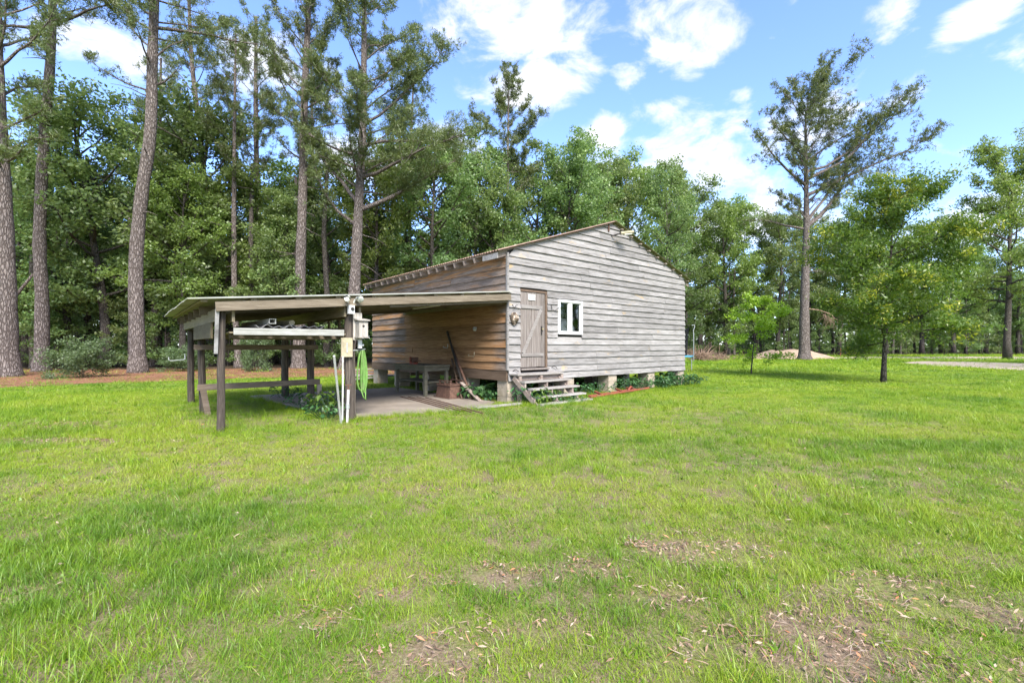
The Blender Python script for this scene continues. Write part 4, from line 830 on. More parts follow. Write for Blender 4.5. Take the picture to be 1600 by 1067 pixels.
pine(11, tpath(46.0, [(1257, 562), (1257, 480), (1260, 350), (1259, 250)], 25.2), .52, .08, (13.5, 25.1), 42, 5.6, 'tall lone pine with open leaning crown standing in the lawn', group='lone pine', stubs=5, ln=.36, wid=.052, el0=.45, per=8, dens=.85, bias=(.30, 0.1), shoots=.42, topf=.08,
     limbs=[(13.5, D2(5), 13.0, .62, .26, .25), (13.9, D2(30), 9.0, .75, .18, .1), (16.6, D2(0), 14.5, .36, .20, .05), (19.0, D2(-4), 11.5, .40, .15, .1), (18.2, D2(-15), 11.0, .65, .18, .2), (13.2, D2(180), 6.0, .35, .14, .3), (17.6, D2(178), 8.0, .38, .16, .1), (20, D2(10), 8.5, .6, .12, .2), (20.5, D2(190), 6, .5, .12, .2), (24.6, D2(170), 4.5, 1.0, .08, .2), (24.8, D2(20), 5.0, 1.05, .08, .2), (24.9, D2(80), 5.0, 1.2, .08, .1), (24.7, D2(300), 5.0, 1.1, .08, .1), (8.9, D2(-5), 3.2, .15, .08, -.5), (9.3, D2(10), 3.0, .2, .07, -.3)])
pine(12, tpath(31.0, [(240, 571), (244, 400), (250, 200)], 21), .24, .06, (11.5, 20.8), 24, 3.0, 'pine half hidden in leaves behind the curved pine', stubs=4)
pine(13, tpath(38.0, [(640, 568), (640, 300), (645, 150)], 24), .25, .06, (13.0, 23.8), 30, 3.8, 'pine behind the right branches of the broad limby pine', stubs=4)

# woodland trees: a few crowns, each standing many times over
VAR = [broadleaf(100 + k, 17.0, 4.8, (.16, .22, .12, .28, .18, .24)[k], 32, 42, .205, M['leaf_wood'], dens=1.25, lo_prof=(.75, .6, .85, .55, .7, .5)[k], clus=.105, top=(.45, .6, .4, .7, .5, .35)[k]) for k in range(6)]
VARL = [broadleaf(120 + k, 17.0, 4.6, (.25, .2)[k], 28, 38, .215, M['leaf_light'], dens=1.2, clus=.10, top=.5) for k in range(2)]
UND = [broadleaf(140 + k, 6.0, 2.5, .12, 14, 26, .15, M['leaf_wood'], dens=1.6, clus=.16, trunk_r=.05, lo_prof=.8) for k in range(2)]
rt = np.random.default_rng(5)
def edgeY(x):   # depth of the woods' edge at world x
    return float(np.interp(x, [-90, -30, -18, -10, -3, 4, 14, 24, 46, 90, 150], [27, 27, 28.5, 30, 33, 43, 54, 66, 75, 79, 79]))
def wtree(x, y, h, kind=None, where=None):
    side = 'left' if x < -2 - .25 * (y - 30) * 0 and x < 0 else ('mid' if (x / y) < .37 else 'right')
    lab = {'left': 'leafy broadleaf tree in the woods behind the pines on the left', 'mid': 'leafy broadleaf tree in the woods rising behind the shed', 'right': 'leafy broadleaf tree in the far woods beyond the lawn on the right'}[side]
    grp = {'left': 'broadleaf trees in the left woods', 'mid': 'broadleaf trees in the woods behind the shed', 'right': 'broadleaf trees in the far right woods'}[side]
    if where: lab = 'broadleaf woodland tree ' + where
    k = int(rt.integers(0, 8)); ms = (VAR + VARL)[k] if kind is None else kind
    s = h / 16.5
    return plant_tree('broadleaf_tree', ms, (x, y, 0), rt.random() * 6.28, s * rt.uniform(.95, 1.1), lab, 'tree', grp, s)
WHERE = ['at the far left edge behind the thick pine', 'between the two leftmost pines', 'just right of the bent second pine', 'making the left skyline crest between the bent and curved pines', 'directly behind the curved pine', 'tallest above the outer end of the carport', 'low and dense left of the carport roof', 'behind the slender pine left of the shelf', 'behind the straight pine above the middle of the carport', 'low behind the thick straight pine', 'between the thick straight pine and the broad limby pine', 'just right of the broad limby pine trunk', 'high behind the right limbs of the broad pine', 'over the rear end of the shed roof', 'second over the rear end of the shed roof', 'below the slim pine behind the shed roof', 'right of the slim pine behind the shed roof', 'low over the middle of the left roof slope', 'forming the round skyline left of the gable peak', 'right above the gable peak', 'highest right of the gable peak', 'nearest beyond the right roof slope', 'beside the lower end of the right roof slope', 'at the right end of the shed', 'above the small bright sapling', 'just left of the lone pine trunk', 'just right of the lone pine trunk', 'low between the lone pine and the yard tree', 'left behind the yard tree crown', 'directly behind the yard tree', 'right behind the yard tree crown', 'between the yard tree and the right edge tree', 'left of the right edge tree', 'behind the right edge tree trunk', 'beyond the right edge of the photo', 'far beyond the right edge']
# crown tops read from the photo: (pixel x, crown top y, extra depth)
for wi, (px, ty, dy) in enumerate([(-70, 200, 1), (40, 235, 3), (110, 225, 2), (165, 170, 1), (225, 190, 4), (300, 150, 3), (285, 265, 1.0), (350, 260, 4), (420, 250, 6), (445, 300, 2), (520, 250, 7), (590, 235, 4), (640, 210, 7), (690, 215, 4), (735, 225, 8), (780, 250, 4), (830, 240, 6),
                     (870, 250, 2), (905, 238, 7), (950, 262, 3), (985, 235, 8), (1045, 250, 2), (1095, 290, 6), (1135, 322, 3), (1180, 318, 5), (1215, 330, 2), (1265, 345, 6), (1310, 350, 2), (1345, 340, 6), (1385, 355, 2), (1440, 350, 5), (1490, 368, 2), (1540, 385, 5), (1590, 380, 2), (1650, 380, 4), (1720, 380, 4)]):
    Yd = 30.0
    for _ in range(6): Yd = edgeY((px - 800) / FPX * Yd) + dy
    q = AT(px, Yd); h = CAMH + (HOR - ty) / FPX * Yd
    wtree(q.x, Yd, h, None, WHERE[wi])
# deeper rows, lower in the picture, closing the view between the trunks
for i in range(46):
    px = -160 + i * 42 + rt.uniform(-12, 12); Yd = 30.0; dy = rt.uniform(12, 26)
    for _ in range(6): Yd = edgeY((px - 800) / FPX * Yd) + dy
    q = AT(px, Yd); wtree(q.x, Yd, rt.uniform(13.5, 18.0) * (1.0 if px < 1100 else 1.05))
# understory saplings just inside the edge
for i in range(66):
    px = -120 + i * 28 + rt.uniform(-14, 14); Yd = 30.0; dy = rt.uniform(.5, 8)
    for _ in range(6): Yd = edgeY((px - 800) / FPX * Yd) + dy
    q = AT(px, Yd); s = rt.uniform(.55, 1.5)
    if 535 < px < 1060: continue
    sd_ = 'left' if px < 800 else 'right'
    plant_tree('understory_sapling', UND[i % 2], q, rt.random() * 6.28, s, 'low leafy sapling among the trunks of the %s woods' % sd_, 'sapling', 'saplings under the %s woods' % sd_)
# bare trunks that show one by one inside the woods
TRK = [mkmesh('trunk', *(lambda mb: (mb.v, mb.f))(MB().tube([(0, 0, -.1), (.0, 0, .3), (.06 * k, .05, 4), (-.05 * k, .1, 9), (.1, .0, 14)], [.26, .19, .16, .13, .09], 8)), M['bark'] if k else M['pine_bark'], True) for k in range(3)]
for i in range(60):
    px = -60 + i * 29 + rt.uniform(-12, 12); Yd = 30.0; dy = rt.uniform(1.0, 13)
    if 540 < px < 1070: continue
    for _ in range(6): Yd = edgeY((px - 800) / FPX * Yd) + dy
    q = AT(px, Yd); sd_ = 'left' if px < 800 else 'right'; o = obj('woodland_trunk', TRK[i % 3], None, q, rt.random() * 6.28); s = rt.uniform(.5, 1.25); o.scale = (s, s, 1)
    tag(o, 'slim bare trunk standing in the shade of the %s woods' % sd_, 'tree trunk', 'bare trunks in the %s woods' % sd_)
# trees right of the picture, which the window glass mirrors
for i, (x, y, h) in enumerate([(40, 4, 15), (45, 12, 17), (41, 19, 15), (48, 26, 17), (46, -4, 16)]): wtree(x, y, h, None, ('first', 'second', 'third', 'fourth', 'fifth')[i] + ' of the row mirrored in the window glass')
# the wood goes on behind as one mass
rg = np.random.default_rng(77); xs_ = rg.uniform(-150, 200, 8000); Ys_ = np.array([edgeY(v) for v in xs_]) + rg.uniform(26, 48, 8000)
tag(obj('far_woodland', leaves('far_woodland', np.stack([xs_, Ys_, rg.random(8000) ** 1.9 * 13.5 + .3], 1), 2.0, 9, 1.05, M['leaf_wood'], rg, flat=.8)), 'dense green mass of the deeper woods behind the trees', 'woodland', kind='stuff')

# ------------------------------------------------------------------ trees in the lawn
yt = broadleaf(301, 8.2, 2.85, .23, 38, 64, .125, M['leaf_yard'], bend=.012, dens=2.4, trunk_r=.095, lo_prof=1.0, clus=.135, rise=.2, young=.95, aspect=.36, top=.42)
plant_tree('yard_tree', yt, G(1380, 597), 2.1, 1.0, 'rounded young tree with dark leaves and yellow new tips in the lawn', 'tree')
sp2 = broadleaf(303, 4.2, 1.95, .24, 15, 24, .115, M['leaf_sap'], dens=2.3, trunk_r=.040, lo_prof=.9, clus=.10, rise=.3, bend=.08, top=.45)
plant_tree('sapling_tree', sp2, G(1174, 584), .9, 1.0, 'small bright green sapling right of the shed', 'sapling')
sg = broadleaf(305, 23.5, 7.4, .30, 30, 40, .25, M['leaf_light'], dens=1.1, trunk_r=.34, lo_prof=.7, clus=.085, rise=.5, top=.75, wander=.16)
plant_tree('sycamore_tree', sg, AT(1574, 50), 1.2, 1.0, 'tall open pale green tree at the right edge by the sandy drive', 'tree')
mt = broadleaf(309, 21.0, 4.6, .42, 26, 36, .22, M['leaf_wood'], dens=1.1, trunk_r=.26, lo_prof=.6, clus=.09, rise=.4, top=.65, wander=.14)
plant_tree('oak_tree', mt, AT(1042, 50), .4, 1.0, 'tree with open dark crown standing clear behind the right end of the shed roof', 'tree')

# ------------------------------------------------------------------ shrubs, weeds and brush
SHR = [broadleaf(400 + k, 1.3, 1.35, .06, 20, 16, .085, M['leaf_shrub'], dens=5.0, trunk_r=.02, lo_prof=1.0, clus=.22, rise=.1, top=.7) for k in range(2)]
plant_tree('shrub', SHR[0], G(130, 590), .3, 1.0, 'low spreading pale green shrub between the left pines', 'shrub', None, .95)
plant_tree('shrub', SHR[1], G(285, 580), 1.3, .95, 'low pale shrub behind the outer carport posts', 'shrub', None, .8)
plant_tree('shrub', SHR[0], AT(395, 25), 2.3, .75, 'pale green seedling seen under the carport shelf', 'shrub', None, 1.7)
def bigleaf(name, n, h, spread, ls, matl, seed):
    """clump of broad pointed leaves on thin stems"""
    rng = np.random.default_rng(seed); st_ = MB(); quads = []; tone = []
    for i in range(n):
        a = rng.random() * 6.28; r = spread * rng.random() ** .6; hh = h * rng.uniform(.35, 1.0); b = np.array([r * .35 * math.cos(a), r * .35 * math.sin(a), 0]); e = np.array([r * math.cos(a), r * math.sin(a), hh])
        if i % 2 == 0: st_.tube([tuple(b), tuple((b + e) / 2 + np.array([0, 0, .06 * h])), tuple(e)], .005, 4, False)
        d = unit(np.array([math.cos(a + rng.normal(0, .6)), math.sin(a + rng.normal(0, .6)), -.35 + rng.normal(0, .3)])); s = unit(np.cross(d, [0, 0, 1]) + rng.normal(0, .15, 3)); nn_ = np.cross(s, d); l = ls * rng.uniform(.6, 1.3); w_ = l * .36; tn = np.clip(rng.normal(.5, .22), 0, 1)
        for sg_ in (-1, 1): quads.append([e, e + d * l * .35 + s * w_ * sg_ + nn_ * .12 * l, e + d * l * .8 + s * w_ * .5 * sg_ + nn_ * .05 * l, e + d * l * 1.05 - nn_ * .12 * l]); tone.append(tn)
    return mkmesh('stems', st_.v, st_.f, M['leaf_ivy']), quadmesh(name, np.array(quads), matl, {'tone': tone})
BL = [bigleaf('leaves', 34, .42, .34, .17, M['leaf_ivy'], 500), bigleaf('leaves', 60, .45, .50, .11, M['leaf_ivy'], 501), bigleaf('leaves', 46, .52, .30, .13, M['leaf_weed'], 502), bigleaf('leaves', 70, .35, .55, .10, M['leaf_ivy'], 503)]
def clump(k, p, s, lab, sz=None, grp=None):
    o = empty('leafy_weed', p, rt.random() * 6, lab, 'weed', grp); o.scale = (s, s, sz or s); obj('stems', BL[k][0], o); obj('leaves', BL[k][1], o)
for (x, y, k, s) in [(-.32, .85, 0, 1.0), (-.28, 1.25, 0, .9), (.35, 1.0, 0, 1.0), (-.15, .55, 0, .7)]: clump(k, L(x, y), s, 'broad-leaved dark plant under the corner of the shed by the slab', grp='broad-leaved plants at the shed corner')
for (x, y, k, s) in [(.42, -.15, 1, 1.0), (.3, -.5, 1, .8), (.7, -.35, 1, .9), (1.15, -.45, 1, .8)]: clump(k, L(x, y), s, 'dark leafy vine growing under the wooden steps', grp='vines under the steps')
for (x, y, k, s) in [(.42, -.80, 2, .75), (.95, -.70, 2, .62), (1.0, -.92, 3, .5), (1.5, -.90, 3, .5), (.30, -.88, 2, .5)]: clump(k, L(x, y), s, 'light green weed growing up through the step treads', grp='weeds among the treads')
for (x, y, k, s) in [(2.6, .1, 3, 1.1), (3.3, -.1, 3, 1.0), (4.6, -.25, 1, .9), (5.2, -.1, 3, 1.1), (5.9, -.05, 1, 1.0), (6.4, -.45, 3, .9), (6.9, .0, 1, 1.1), (7.4, -.15, 3, 1.25), (7.9, -.2, 1, 1.1), (8.3, -.35, 3, 1.0), (8.7, -.25, 1, .8), (7.0, .5, 0, 1.2), (7.7, .4, 0, 1.2), (5.3, .7, 2, 1.1)]: clump(k, L(x, y), s, 'dark creeper along the foot of the gable wall between the piers', grp='creepers along the gable')
for (x, y, k, s) in [(-4.05, .75, 2, 1.0), (-4.15, 1.3, 2, .8), (-3.95, 2.0, 1, .8), (-4.25, .4, 3, .8), (-4.3, 1.9, 1, .7)]: clump(k, L(x, y), s, 'green weed growing at the slab edge behind the front carport post', grp='weeds at the slab edge')
clump(1, L(-4.0, 4.4), .8, 'small dark weed at the foot of the rear inner carport post')
def brush(name, p, w_, h, n, seed, lab):
    rng = np.random.default_rng(seed); b = MB()
    for i in range(n):
        a = rng.random() * 6.28; o = np.array([rng.normal(0, w_ * .28), rng.normal(0, w_ * .2), rng.random() * h * .45]); c = curve(o, (math.cos(a), math.sin(a) * .6, rng.uniform(-.1, .9)), rng.uniform(.6, 1.5) * h, 4, rng, -.3, .25); r = rng.uniform(.012, .05)
        b.tube([tuple(q) for q in c], [r, r * .8, r * .6, r * .4, r * .2], 4, False)
    return tag(b.build(name, M['twig'], None, p), lab, 'brush pile', kind='stuff')
brush('brush_pile', AT(1096, 44), 2.0, 1.4, 130, 600, 'tangled reddish pile of uprooted stumps beyond the trampoline'); brush('brush_pile', AT(1121, 46), 2.4, .8, 110, 601, 'low pile of dead brown branches left of the small sapling')
rng = np.random.default_rng(602); b = MB(); p0 = AT(1300, 46.0, 505); tx = AT(1259, 46.0).x - p0.x
b.tube([(tx, 0, 1.5), (tx * .5, -.1, 1.3), (-.2, -.1, .9), (.4, 0, .3), (.8, 0, -.3)], [.07, .055, .045, .03, .015], 6)
for i in range(34):
    t = rng.uniform(.45, 1); o = np.array([tx * (1 - t) * .7 + rng.normal(0, .1), -.05, 1.2 - 1.1 * t * t]); c = curve(o, (rng.normal(.3, .6), rng.normal(0, .5), rng.uniform(-1, .3)), rng.uniform(.7, 1.7), 4, rng, -.6, .2); b.tube([tuple(q) for q in c], [.022, .017, .012, .009, .005], 4, False)
tag(b.build('dead_branch', M['twig'], None, p0), 'dead brown branch hanging from the tall lone pine trunk', 'dead branch', kind='stuff')
a0, a1 = AT(-75, 25.5), AT(52, 25.25, 428)
fo = [tuple((a1 - a0) * t + Vector((0, 0, -.10 * math.sin(t * 3.1)))) for t in np.linspace(-.02, 1.0, 9)]
tag(MB().tube(fo, [.13, .125, .12, .11, .10, .095, .085, .075, .06], 9).build('fallen_trunk', M['pine_bark'], None, a0, 0, True), 'fallen pale trunk leaning on the second pine from the left', 'fallen trunk')
# ------------------------------------------------------------------ grass
m, T = mat('grass_blade')
ti = T.n('ShaderNodeAttribute', out='Fac', attribute_name='tint', attribute_type='INSTANCER'); tn = T.n('ShaderNodeAttribute', out='Fac', attribute_name='tone')
gp = T.n('ShaderNodeNewGeometry', out='Position'); ln_ = T.noise(gp, 0.55, 4, .6)
f = T.m('ADD', T.m('MULTIPLY', ti, .75), T.m('MULTIPLY', tn, .35))
c = T.ramp(f, [(0.0, (0.076, 0.172, 0.018)), (0.35, (0.152, 0.275, 0.018)), (0.65, (0.258, 0.372, 0.020)), (0.9, (0.345, 0.395, 0.045)), (1.0, (0.40, 0.33, 0.15))])
df = T.n('ShaderNodeBsdfDiffuse', ins={0: c}); tl = T.n('ShaderNodeBsdfTranslucent', ins={0: c}); gl = T.n('ShaderNodeBsdfGlossy', ins={0: (1, 1, 1, 1), 'Roughness': .4})
T.n('ShaderNodeOutputMaterial', out=None, ins={0: T.n('ShaderNodeMixShader', ins={0: .022, 1: T.n('ShaderNodeMixShader', ins={0: .35, 1: df, 2: tl}), 2: gl})}); M['grass'] = m

def scatter(name, tufts, pts, rot, scl, pick, tint, matl, label, cat):
    """one object: the tuft shapes and the spots they grow on; the node tree sets a tuft on each spot"""
    co = np.concatenate([t[0].reshape(-1, 3) for t in tufts]); nf = sum(len(t[0]) for t in tufts); nv = len(co); npt = len(pts)
    me = bpy.data.meshes.new(name); me.vertices.add(nv + npt); me.vertices.foreach_set('co', np.concatenate([co, pts]).astype(np.float32).ravel())
    me.loops.add(nv); me.loops.foreach_set('vertex_index', np.arange(nv, dtype=np.int32)); me.polygons.add(nf)
    me.polygons.foreach_set('loop_start', np.arange(0, nv, 4, dtype=np.int32)); me.polygons.foreach_set('loop_total', np.full(nf, 4, np.int32))
    def att(k, ty, data, fld='value'): a = me.attributes.new(k, ty, 'POINT'); a.data.foreach_set(fld, np.ascontiguousarray(data).ravel())
    tid = np.concatenate([np.repeat(i, len(t[0]) * 4) for i, t in enumerate(tufts)] + [np.full(npt, -1)]).astype(np.int32)
    att('tid', 'INT', tid); att('tone', 'FLOAT', np.concatenate([np.repeat(t[1], 4) for t in tufts] + [np.zeros(npt)]).astype(np.float32))
    z1 = np.zeros(nv); z3 = np.zeros((nv, 3))
    att('tint', 'FLOAT', np.concatenate([z1, tint]).astype(np.float32)); att('pick', 'INT', np.concatenate([z1, pick]).astype(np.int32))
    att('rot', 'FLOAT_VECTOR', np.concatenate([z3, rot]).astype(np.float32), 'vector'); att('scl', 'FLOAT_VECTOR', np.concatenate([z3, scl]).astype(np.float32), 'vector')
    me.materials.append(matl); me.update()
    o = obj(name, me); tag(o, label, cat, kind='stuff')
    ng = bpy.data.node_groups.new(name, 'GeometryNodeTree'); ng.interface.new_socket('Geometry', in_out='INPUT', socket_type='NodeSocketGeometry'); ng.interface.new_socket('Geometry', in_out='OUTPUT', socket_type='NodeSocketGeometry')
    N = ng.nodes; Lk = ng.links.new; gi = N.new('NodeGroupInput'); go = N.new('NodeGroupOutput')
    def named(k, ty): a = N.new('GeometryNodeInputNamedAttribute'); a.data_type = ty; a.inputs[0].default_value = k; return a.outputs[0]
    cmp_ = N.new('FunctionNodeCompare'); cmp_.data_type = 'INT'; cmp_.operation = 'LESS_THAN'; ia = [s for s in cmp_.inputs if s.type == 'INT']; Lk(named('tid', 'INT'), ia[0]); ia[1].default_value = 0
    sep = N.new('GeometryNodeSeparateGeometry'); sep.domain = 'POINT'; Lk(gi.outputs[0], sep.inputs[0]); Lk(cmp_.outputs[0], sep.inputs[1])
    spl = N.new('GeometryNodeSplitToInstances'); spl.domain = 'FACE'; Lk(sep.outputs[1], spl.inputs['Geometry']); Lk(named('tid', 'INT'), spl.inputs['Group ID'])
    iop = N.new('GeometryNodeInstanceOnPoints'); Lk(sep.outputs[0], iop.inputs['Points']); Lk(spl.outputs[0], iop.inputs['Instance']); iop.inputs['Pick Instance'].default_value = True
    Lk(named('pick', 'INT'), iop.inputs['Instance Index']); Lk(named('scl', 'FLOAT_VECTOR'), iop.inputs['Scale']); Lk(named('rot', 'FLOAT_VECTOR'), iop.inputs['Rotation'])
    Lk(iop.outputs[0], go.inputs[0]); md = o.modifiers.new('grow', 'NODES'); md.node_group = ng
    return o
gr = np.random.default_rng(31)
def tuft(n, l0, l1, w_, spread, lean, seg=2, curl=.6):
    """blades as strips of quads (last one pinched to a tip)"""
    Q, tn_ = [], []
    for i in range(n):
        a = gr.random() * 6.28; r = spread * math.sqrt(gr.random()); b = np.array([r * math.cos(a * 3.1), r * math.sin(a * 3.1), -.004]); ll = gr.uniform(l0, l1); k = gr.normal(lean, lean * .4)
        d = unit(np.array([math.cos(a) * k, math.sin(a) * k, 1.0])); s = np.array([-math.sin(a + gr.normal(0, .5)), math.cos(a + gr.normal(0, .5)), 0]) * w_ * gr.uniform(.7, 1.2) * .5; t_ = gr.random(); p = b; wd = 1.0
        for j in range(seg):
            q = p + d * ll / seg; w2 = (1 - (j + 1) / seg) * .9 + .08
            Q.append([p - s * wd, p + s * wd, q + s * w2, q - s * w2]); tn_.append(t_); p = q; wd = w2
            d = unit(d + np.array([math.cos(a), math.sin(a), -.35]) * curl)
    return np.array(Q), np.array(tn_)
TU = [tuft(40, .025, .070, .0035, .10, .75), tuft(44, .02, .06, .0038, .11, .95), tuft(36, .03, .080, .0033, .10, .6),           # short turf
      tuft(26, .06, .15, .0045, .07, .45, 3, .4), tuft(22, .07, .18, .0045, .08, .38, 3, .35),                              # tall fine clumps
      tuft(12, .025, .05, .015, .06, 1.4, 2, .3),                                                                            # broad low weeds
      tuft(16, .03, .08, .004, .12, 1.6, 2, .2),                                                                            # dry flat thatch
      tuft(14, .05, .10, .012, .20, .7, 2), tuft(12, .10, .2, .011, .2, .5, 2)]                                             # coarse, for far off
PATCH = [(G(1120, 862), .48, .28), (G(1405, 935), .50, .28), (G(1240, 985), .36, .2), (G(770, 905), .30, .16), (G(490, 970), .16, .10), (G(1060, 935), .3, .12), (G(1330, 1040), .4, .14), (G(720, 1010), .25, .12), (G(120, 690), 1.3, .18), (G(40, 668), 1.6, .45), (G(840, 985), .3, .10), (G(1530, 1050), .3, .1), (G(930, 890), .2, .1), (G(1405, 599), 1.2, .35), (G(600, 930), .16, .07), (G(640, 1040), .3, .08), (G(1130, 1030), .3, .1)]
def bare(x, y):
    b = np.zeros_like(x); wv = fbm(x, y, 3.5, 90) - .5
    for (c_, rx, ry) in PATCH: d = ((x - c_.x) / rx) ** 2 + ((y - c_.y) / ry) ** 2; b = np.maximum(b, np.clip(1.5 - d - wv * 2.6, 0, 1))
    return b
def under(x, y):  # inside the lean-to footprint, where grass is thinner and its tint darker
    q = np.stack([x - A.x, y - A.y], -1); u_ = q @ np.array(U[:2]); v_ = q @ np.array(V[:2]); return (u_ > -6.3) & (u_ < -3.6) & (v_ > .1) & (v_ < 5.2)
def field(y0, y1, dens):
    n = int(dens * 1.45 * (y1 ** 2 - y0 ** 2)); y = np.sqrt(gr.uniform(y0 ** 2, y1 ** 2, n)); x = gr.uniform(-1.45, 1.45, n) * y
    return x, y
PT, RO, SC, PK, TI = [], [], [], [], []
for (y0, y1, dens, farw) in [(1.2, 4.0, 520, 0), (4.0, 8.0, 230, 0), (8.0, 14.0, 80, 0), (14.0, 24.0, 22, 1), (24.0, 44.0, 6.0, 1), (44.0, 80.0, 1.6, 1)]:
    x, y = field(y0, y1, dens); b = bare(x, y); u_ = under(x, y)
    keep = gr.random(len(x)) > b * .72
    keep &= ~inside(SLAB, x, y) & ~inside(LITTER, x, y)
    keep &= ~(inside(SHED, x, y) & (gr.random(len(x)) > .35)) & ~(inside(DRIVE, x, y) & (gr.random(len(x)) > .05)) & ~(inside(STRIP, x, y) & (gr.random(len(x)) > .12)) & ~(inside(STRAW, x, y) & (gr.random(len(x)) > .10 + .5 * (fbm(x, y, .5, 33) > .58)))
    keep &= ~(u_ & (gr.random(len(x)) > .6))
    x, y, b, u_ = x[keep], y[keep], b[keep], u_[keep]; n = len(x)
    big_ = fbm(x, y, .33, 11); mid_ = fbm(x, y, 1.1, 21); tall = fbm(x, y, .75, 51, 3); r = gr.random(n)
    tallp = np.clip((tall - .50) * 3.8, .05, .50)
    lush = np.exp(-(((x - 5.9) / 1.1) ** 2 + ((y - 6.35) / .42) ** 2)); tallp = np.maximum(tallp, lush * .95)
    if farw: pk = np.where(r < tallp * .6, 8, 7); s = gr.uniform(.9, 1.5, n) * (1.0 if y1 < 30 else 1.9 if y1 < 50 else 3.2)
    else:
        pk = np.where(r < tallp * .50, gr.integers(3, 5, n), np.where(r < tallp * .50 + .09, 5, np.where(r < tallp * .5 + .16 + .35 * b + .22 * np.clip((fbm(x, y, 1.7, 131) - .52) * 6, 0, 1) * (y < 6), 6, gr.integers(0, 3, n)))); s = gr.uniform(.7, 1.3, n) * (.86 if y1 < 5 else 1.0 if y1 < 9 else 1.3)
    tint = np.clip(.48 + (big_ - .5) * 1.2 + (mid_ - .5) * 1.25 + gr.normal(0, .13, n), .0, .84)
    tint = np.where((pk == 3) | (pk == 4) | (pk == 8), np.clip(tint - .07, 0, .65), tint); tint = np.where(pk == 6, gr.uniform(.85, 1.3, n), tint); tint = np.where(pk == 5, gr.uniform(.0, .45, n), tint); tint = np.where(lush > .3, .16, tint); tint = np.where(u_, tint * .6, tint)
    sz = s * np.where(tall > .5, .92 + (tall - .5) * .5, .92) * np.where(y > 14, .8, 1)
    PT.append(np.stack([x, y, np.zeros(n)], 1)); RO.append(np.stack([gr.normal(0, .1, n), gr.normal(0, .1, n), gr.uniform(0, 6.28, n)], 1)); SC.append(np.stack([s, s, sz], 1)); PK.append(pk); TI.append(tint)
# taller fringe along the slab, steps and posts
fr_ = []
for (a, b, k) in [((-3.9, -.2), (-.6, -.55), 130), ((-.6, -.4), (.2, -.9), 60), ((.1, -1.30), (2.1, -1.40), 40), ((2.1, -.9), (8.6, -.6), 190), ((-4.5, .2), (-4.6, 5.2), 110), ((-6.1, -.1), (-5.9, .15), 16), ((-6.1, 2.5), (-5.9, 2.8), 16), ((-6.1, 4.9), (-5.9, 5.1), 14)]:
    t_ = gr.random(k); q = np.array(a)[None] * (1 - t_[:, None]) + np.array(b)[None] * t_[:, None] + gr.normal(0, .10, (k, 2)); fr_.append(q)
q = np.concatenate(fr_); n = len(q); w3 = np.array([L(*p) for p in q]); w3[:, 2] = 0
PT.append(w3); RO.append(np.stack([gr.normal(0, .1, n), gr.normal(0, .1, n), gr.uniform(0, 6.28, n)], 1)); s = gr.uniform(.7, 1.25, n); SC.append(np.stack([s, s, s], 1)); PK.append(gr.integers(3, 5, n)); TI.append(gr.uniform(.2, .75, n))
# clumps on the sandy spot at the left
q = np.array([G(px + gr.normal(0, 4), 640 + gr.uniform(0, 42)) for px in gr.uniform(0, 140, 120)]); n = len(q); PT.append(q); RO.append(np.stack([np.zeros(n), np.zeros(n), gr.uniform(0, 6.28, n)], 1)); s = gr.uniform(.8, 1.4, n); SC.append(np.stack([s, s, s], 1)); PK.append(gr.integers(3, 5, n)); TI.append(gr.uniform(.15, .45, n))
PT = np.concatenate(PT); print('grass tufts', len(PT))
scatter('lawn_grass', TU, PT, np.concatenate(RO), np.concatenate(SC), np.concatenate(PK), np.concatenate(TI), M['grass'], 'bright green uneven lawn grass all round the shed', 'grass')
m, T = mat('straw_needle'); ti = T.n('ShaderNodeAttribute', out='Fac', attribute_name='tint', attribute_type='INSTANCER')
finish(T, T.ramp(ti, [(0, (.13, .06, .035)), (.5, (.27, .135, .08)), (1, (.40, .24, .15))]), .9); M['straw_n'] = m
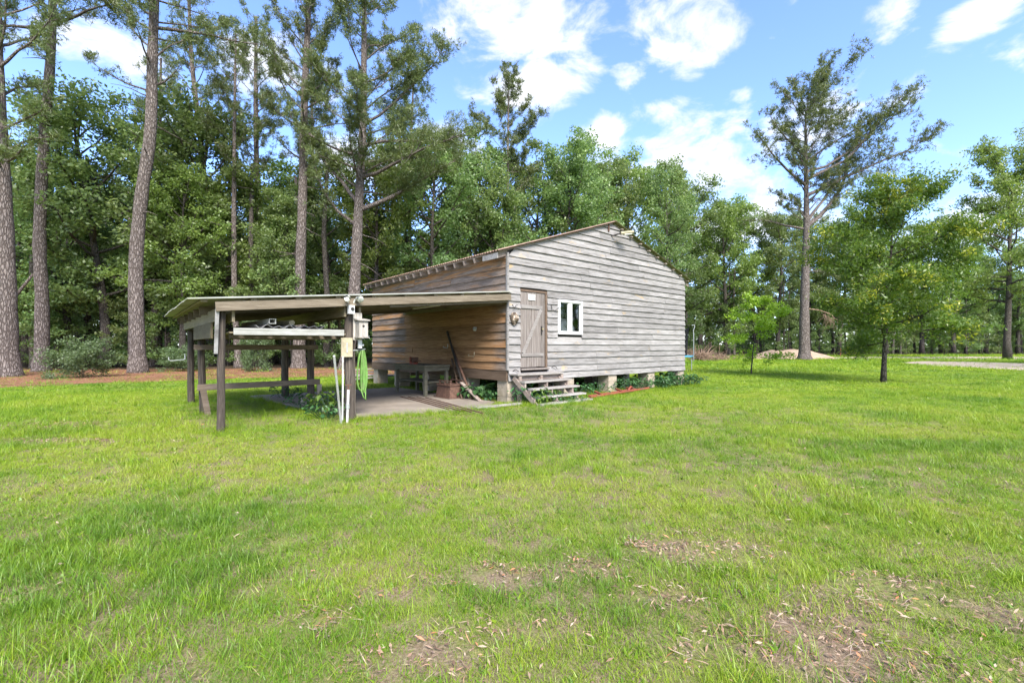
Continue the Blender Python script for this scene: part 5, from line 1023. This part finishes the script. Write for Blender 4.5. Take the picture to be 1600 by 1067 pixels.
# dead leaves and bark chips lying in the thin spots
LF = []
for k in range(5):
    l, w_ = gr.uniform(.020, .045), gr.uniform(.006, .012); c_ = gr.uniform(.002, .008)
    LF.append((np.array([[[-l / 2, 0, 0.002], [0, w_ / 2, c_], [l / 2, 0, 0.003], [0, -w_ / 2, c_ * .4]]]), np.array([gr.random()])))
for k in range(4):
    l = gr.uniform(.04, .08); LF.append((np.array([[[-l / 2, 0, .004], [0, .0016, .006], [l / 2, .004, .003], [0, -.0016, .006]]]), np.array([.5])))
x, y = field(1.3, 9.0, 130); b = bare(x, y); cl_ = fbm(x, y, 1.2, 71); keep = (gr.random(len(x)) < .16 + .9 * b + .35 * (cl_ > .6)) & ~inside(SLAB, x, y); x, y = x[keep], y[keep]
b = b[keep]; xs2, ys2 = [x], [y]
for _ in range(14): k = b > .15; xs2.append(x[k] + gr.normal(0, .05, k.sum())); ys2.append(y[k] + gr.normal(0, .05, k.sum()))
x, y = np.concatenate(xs2), np.concatenate(ys2); n = len(x); s = gr.uniform(.5, 1.3, n) ** 1.3
m, T = mat('leaf_litter'); ti = T.n('ShaderNodeAttribute', out='Fac', attribute_name='tint', attribute_type='INSTANCER')
finish(T, T.ramp(ti, [(0, (.10, .06, .04)), (.35, (.25, .155, .10)), (.6, (.33, .23, .16)), (.85, (.42, .33, .25)), (1, (.42, .16, .06))]), .8); M['lit'] = m
scatter('fallen_leaves', LF, np.stack([x, y, gr.uniform(.004, .03, n)], 1), np.stack([gr.normal(0, .3, n), gr.normal(0, .3, n), gr.uniform(0, 6.28, n)], 1), np.stack([s, s, s], 1), gr.integers(0, 9, n), gr.random(n), M['lit'], 'scattered dry leaves and chips in the thin spots of the lawn', 'dead leaves')

# pine straw lying loose over the bed and past its edge
SN = [tuft(16, .10, .18, .006, .22, 6.0, 1, 0) for _ in range(3)]
x = gr.uniform(-34, 2, 16000); y = gr.uniform(12.5, 29, 16000); near = inside(STRAW, x, y); n1_ = fbm(x, y, .6, 201)
jx, jy = x + gr.normal(0, .7, len(x)), y + gr.normal(0, .7, len(x)); keep = inside(STRAW, jx, jy) & (gr.random(len(x)) < .35 + .9 * (n1_ > .48)); x, y = x[keep], y[keep]; n = len(x); s = gr.uniform(.8, 1.7, n)
scatter('pine_straw', SN, np.stack([x, y, np.full(n, .012)], 1), np.stack([gr.normal(0, .08, n), gr.normal(0, .08, n), gr.uniform(0, 6.28, n)], 1), np.stack([s, s, s], 1), gr.integers(0, 3, n), gr.random(n), M['straw_n'], 'loose reddish pine straw under the left pines', 'pine straw')
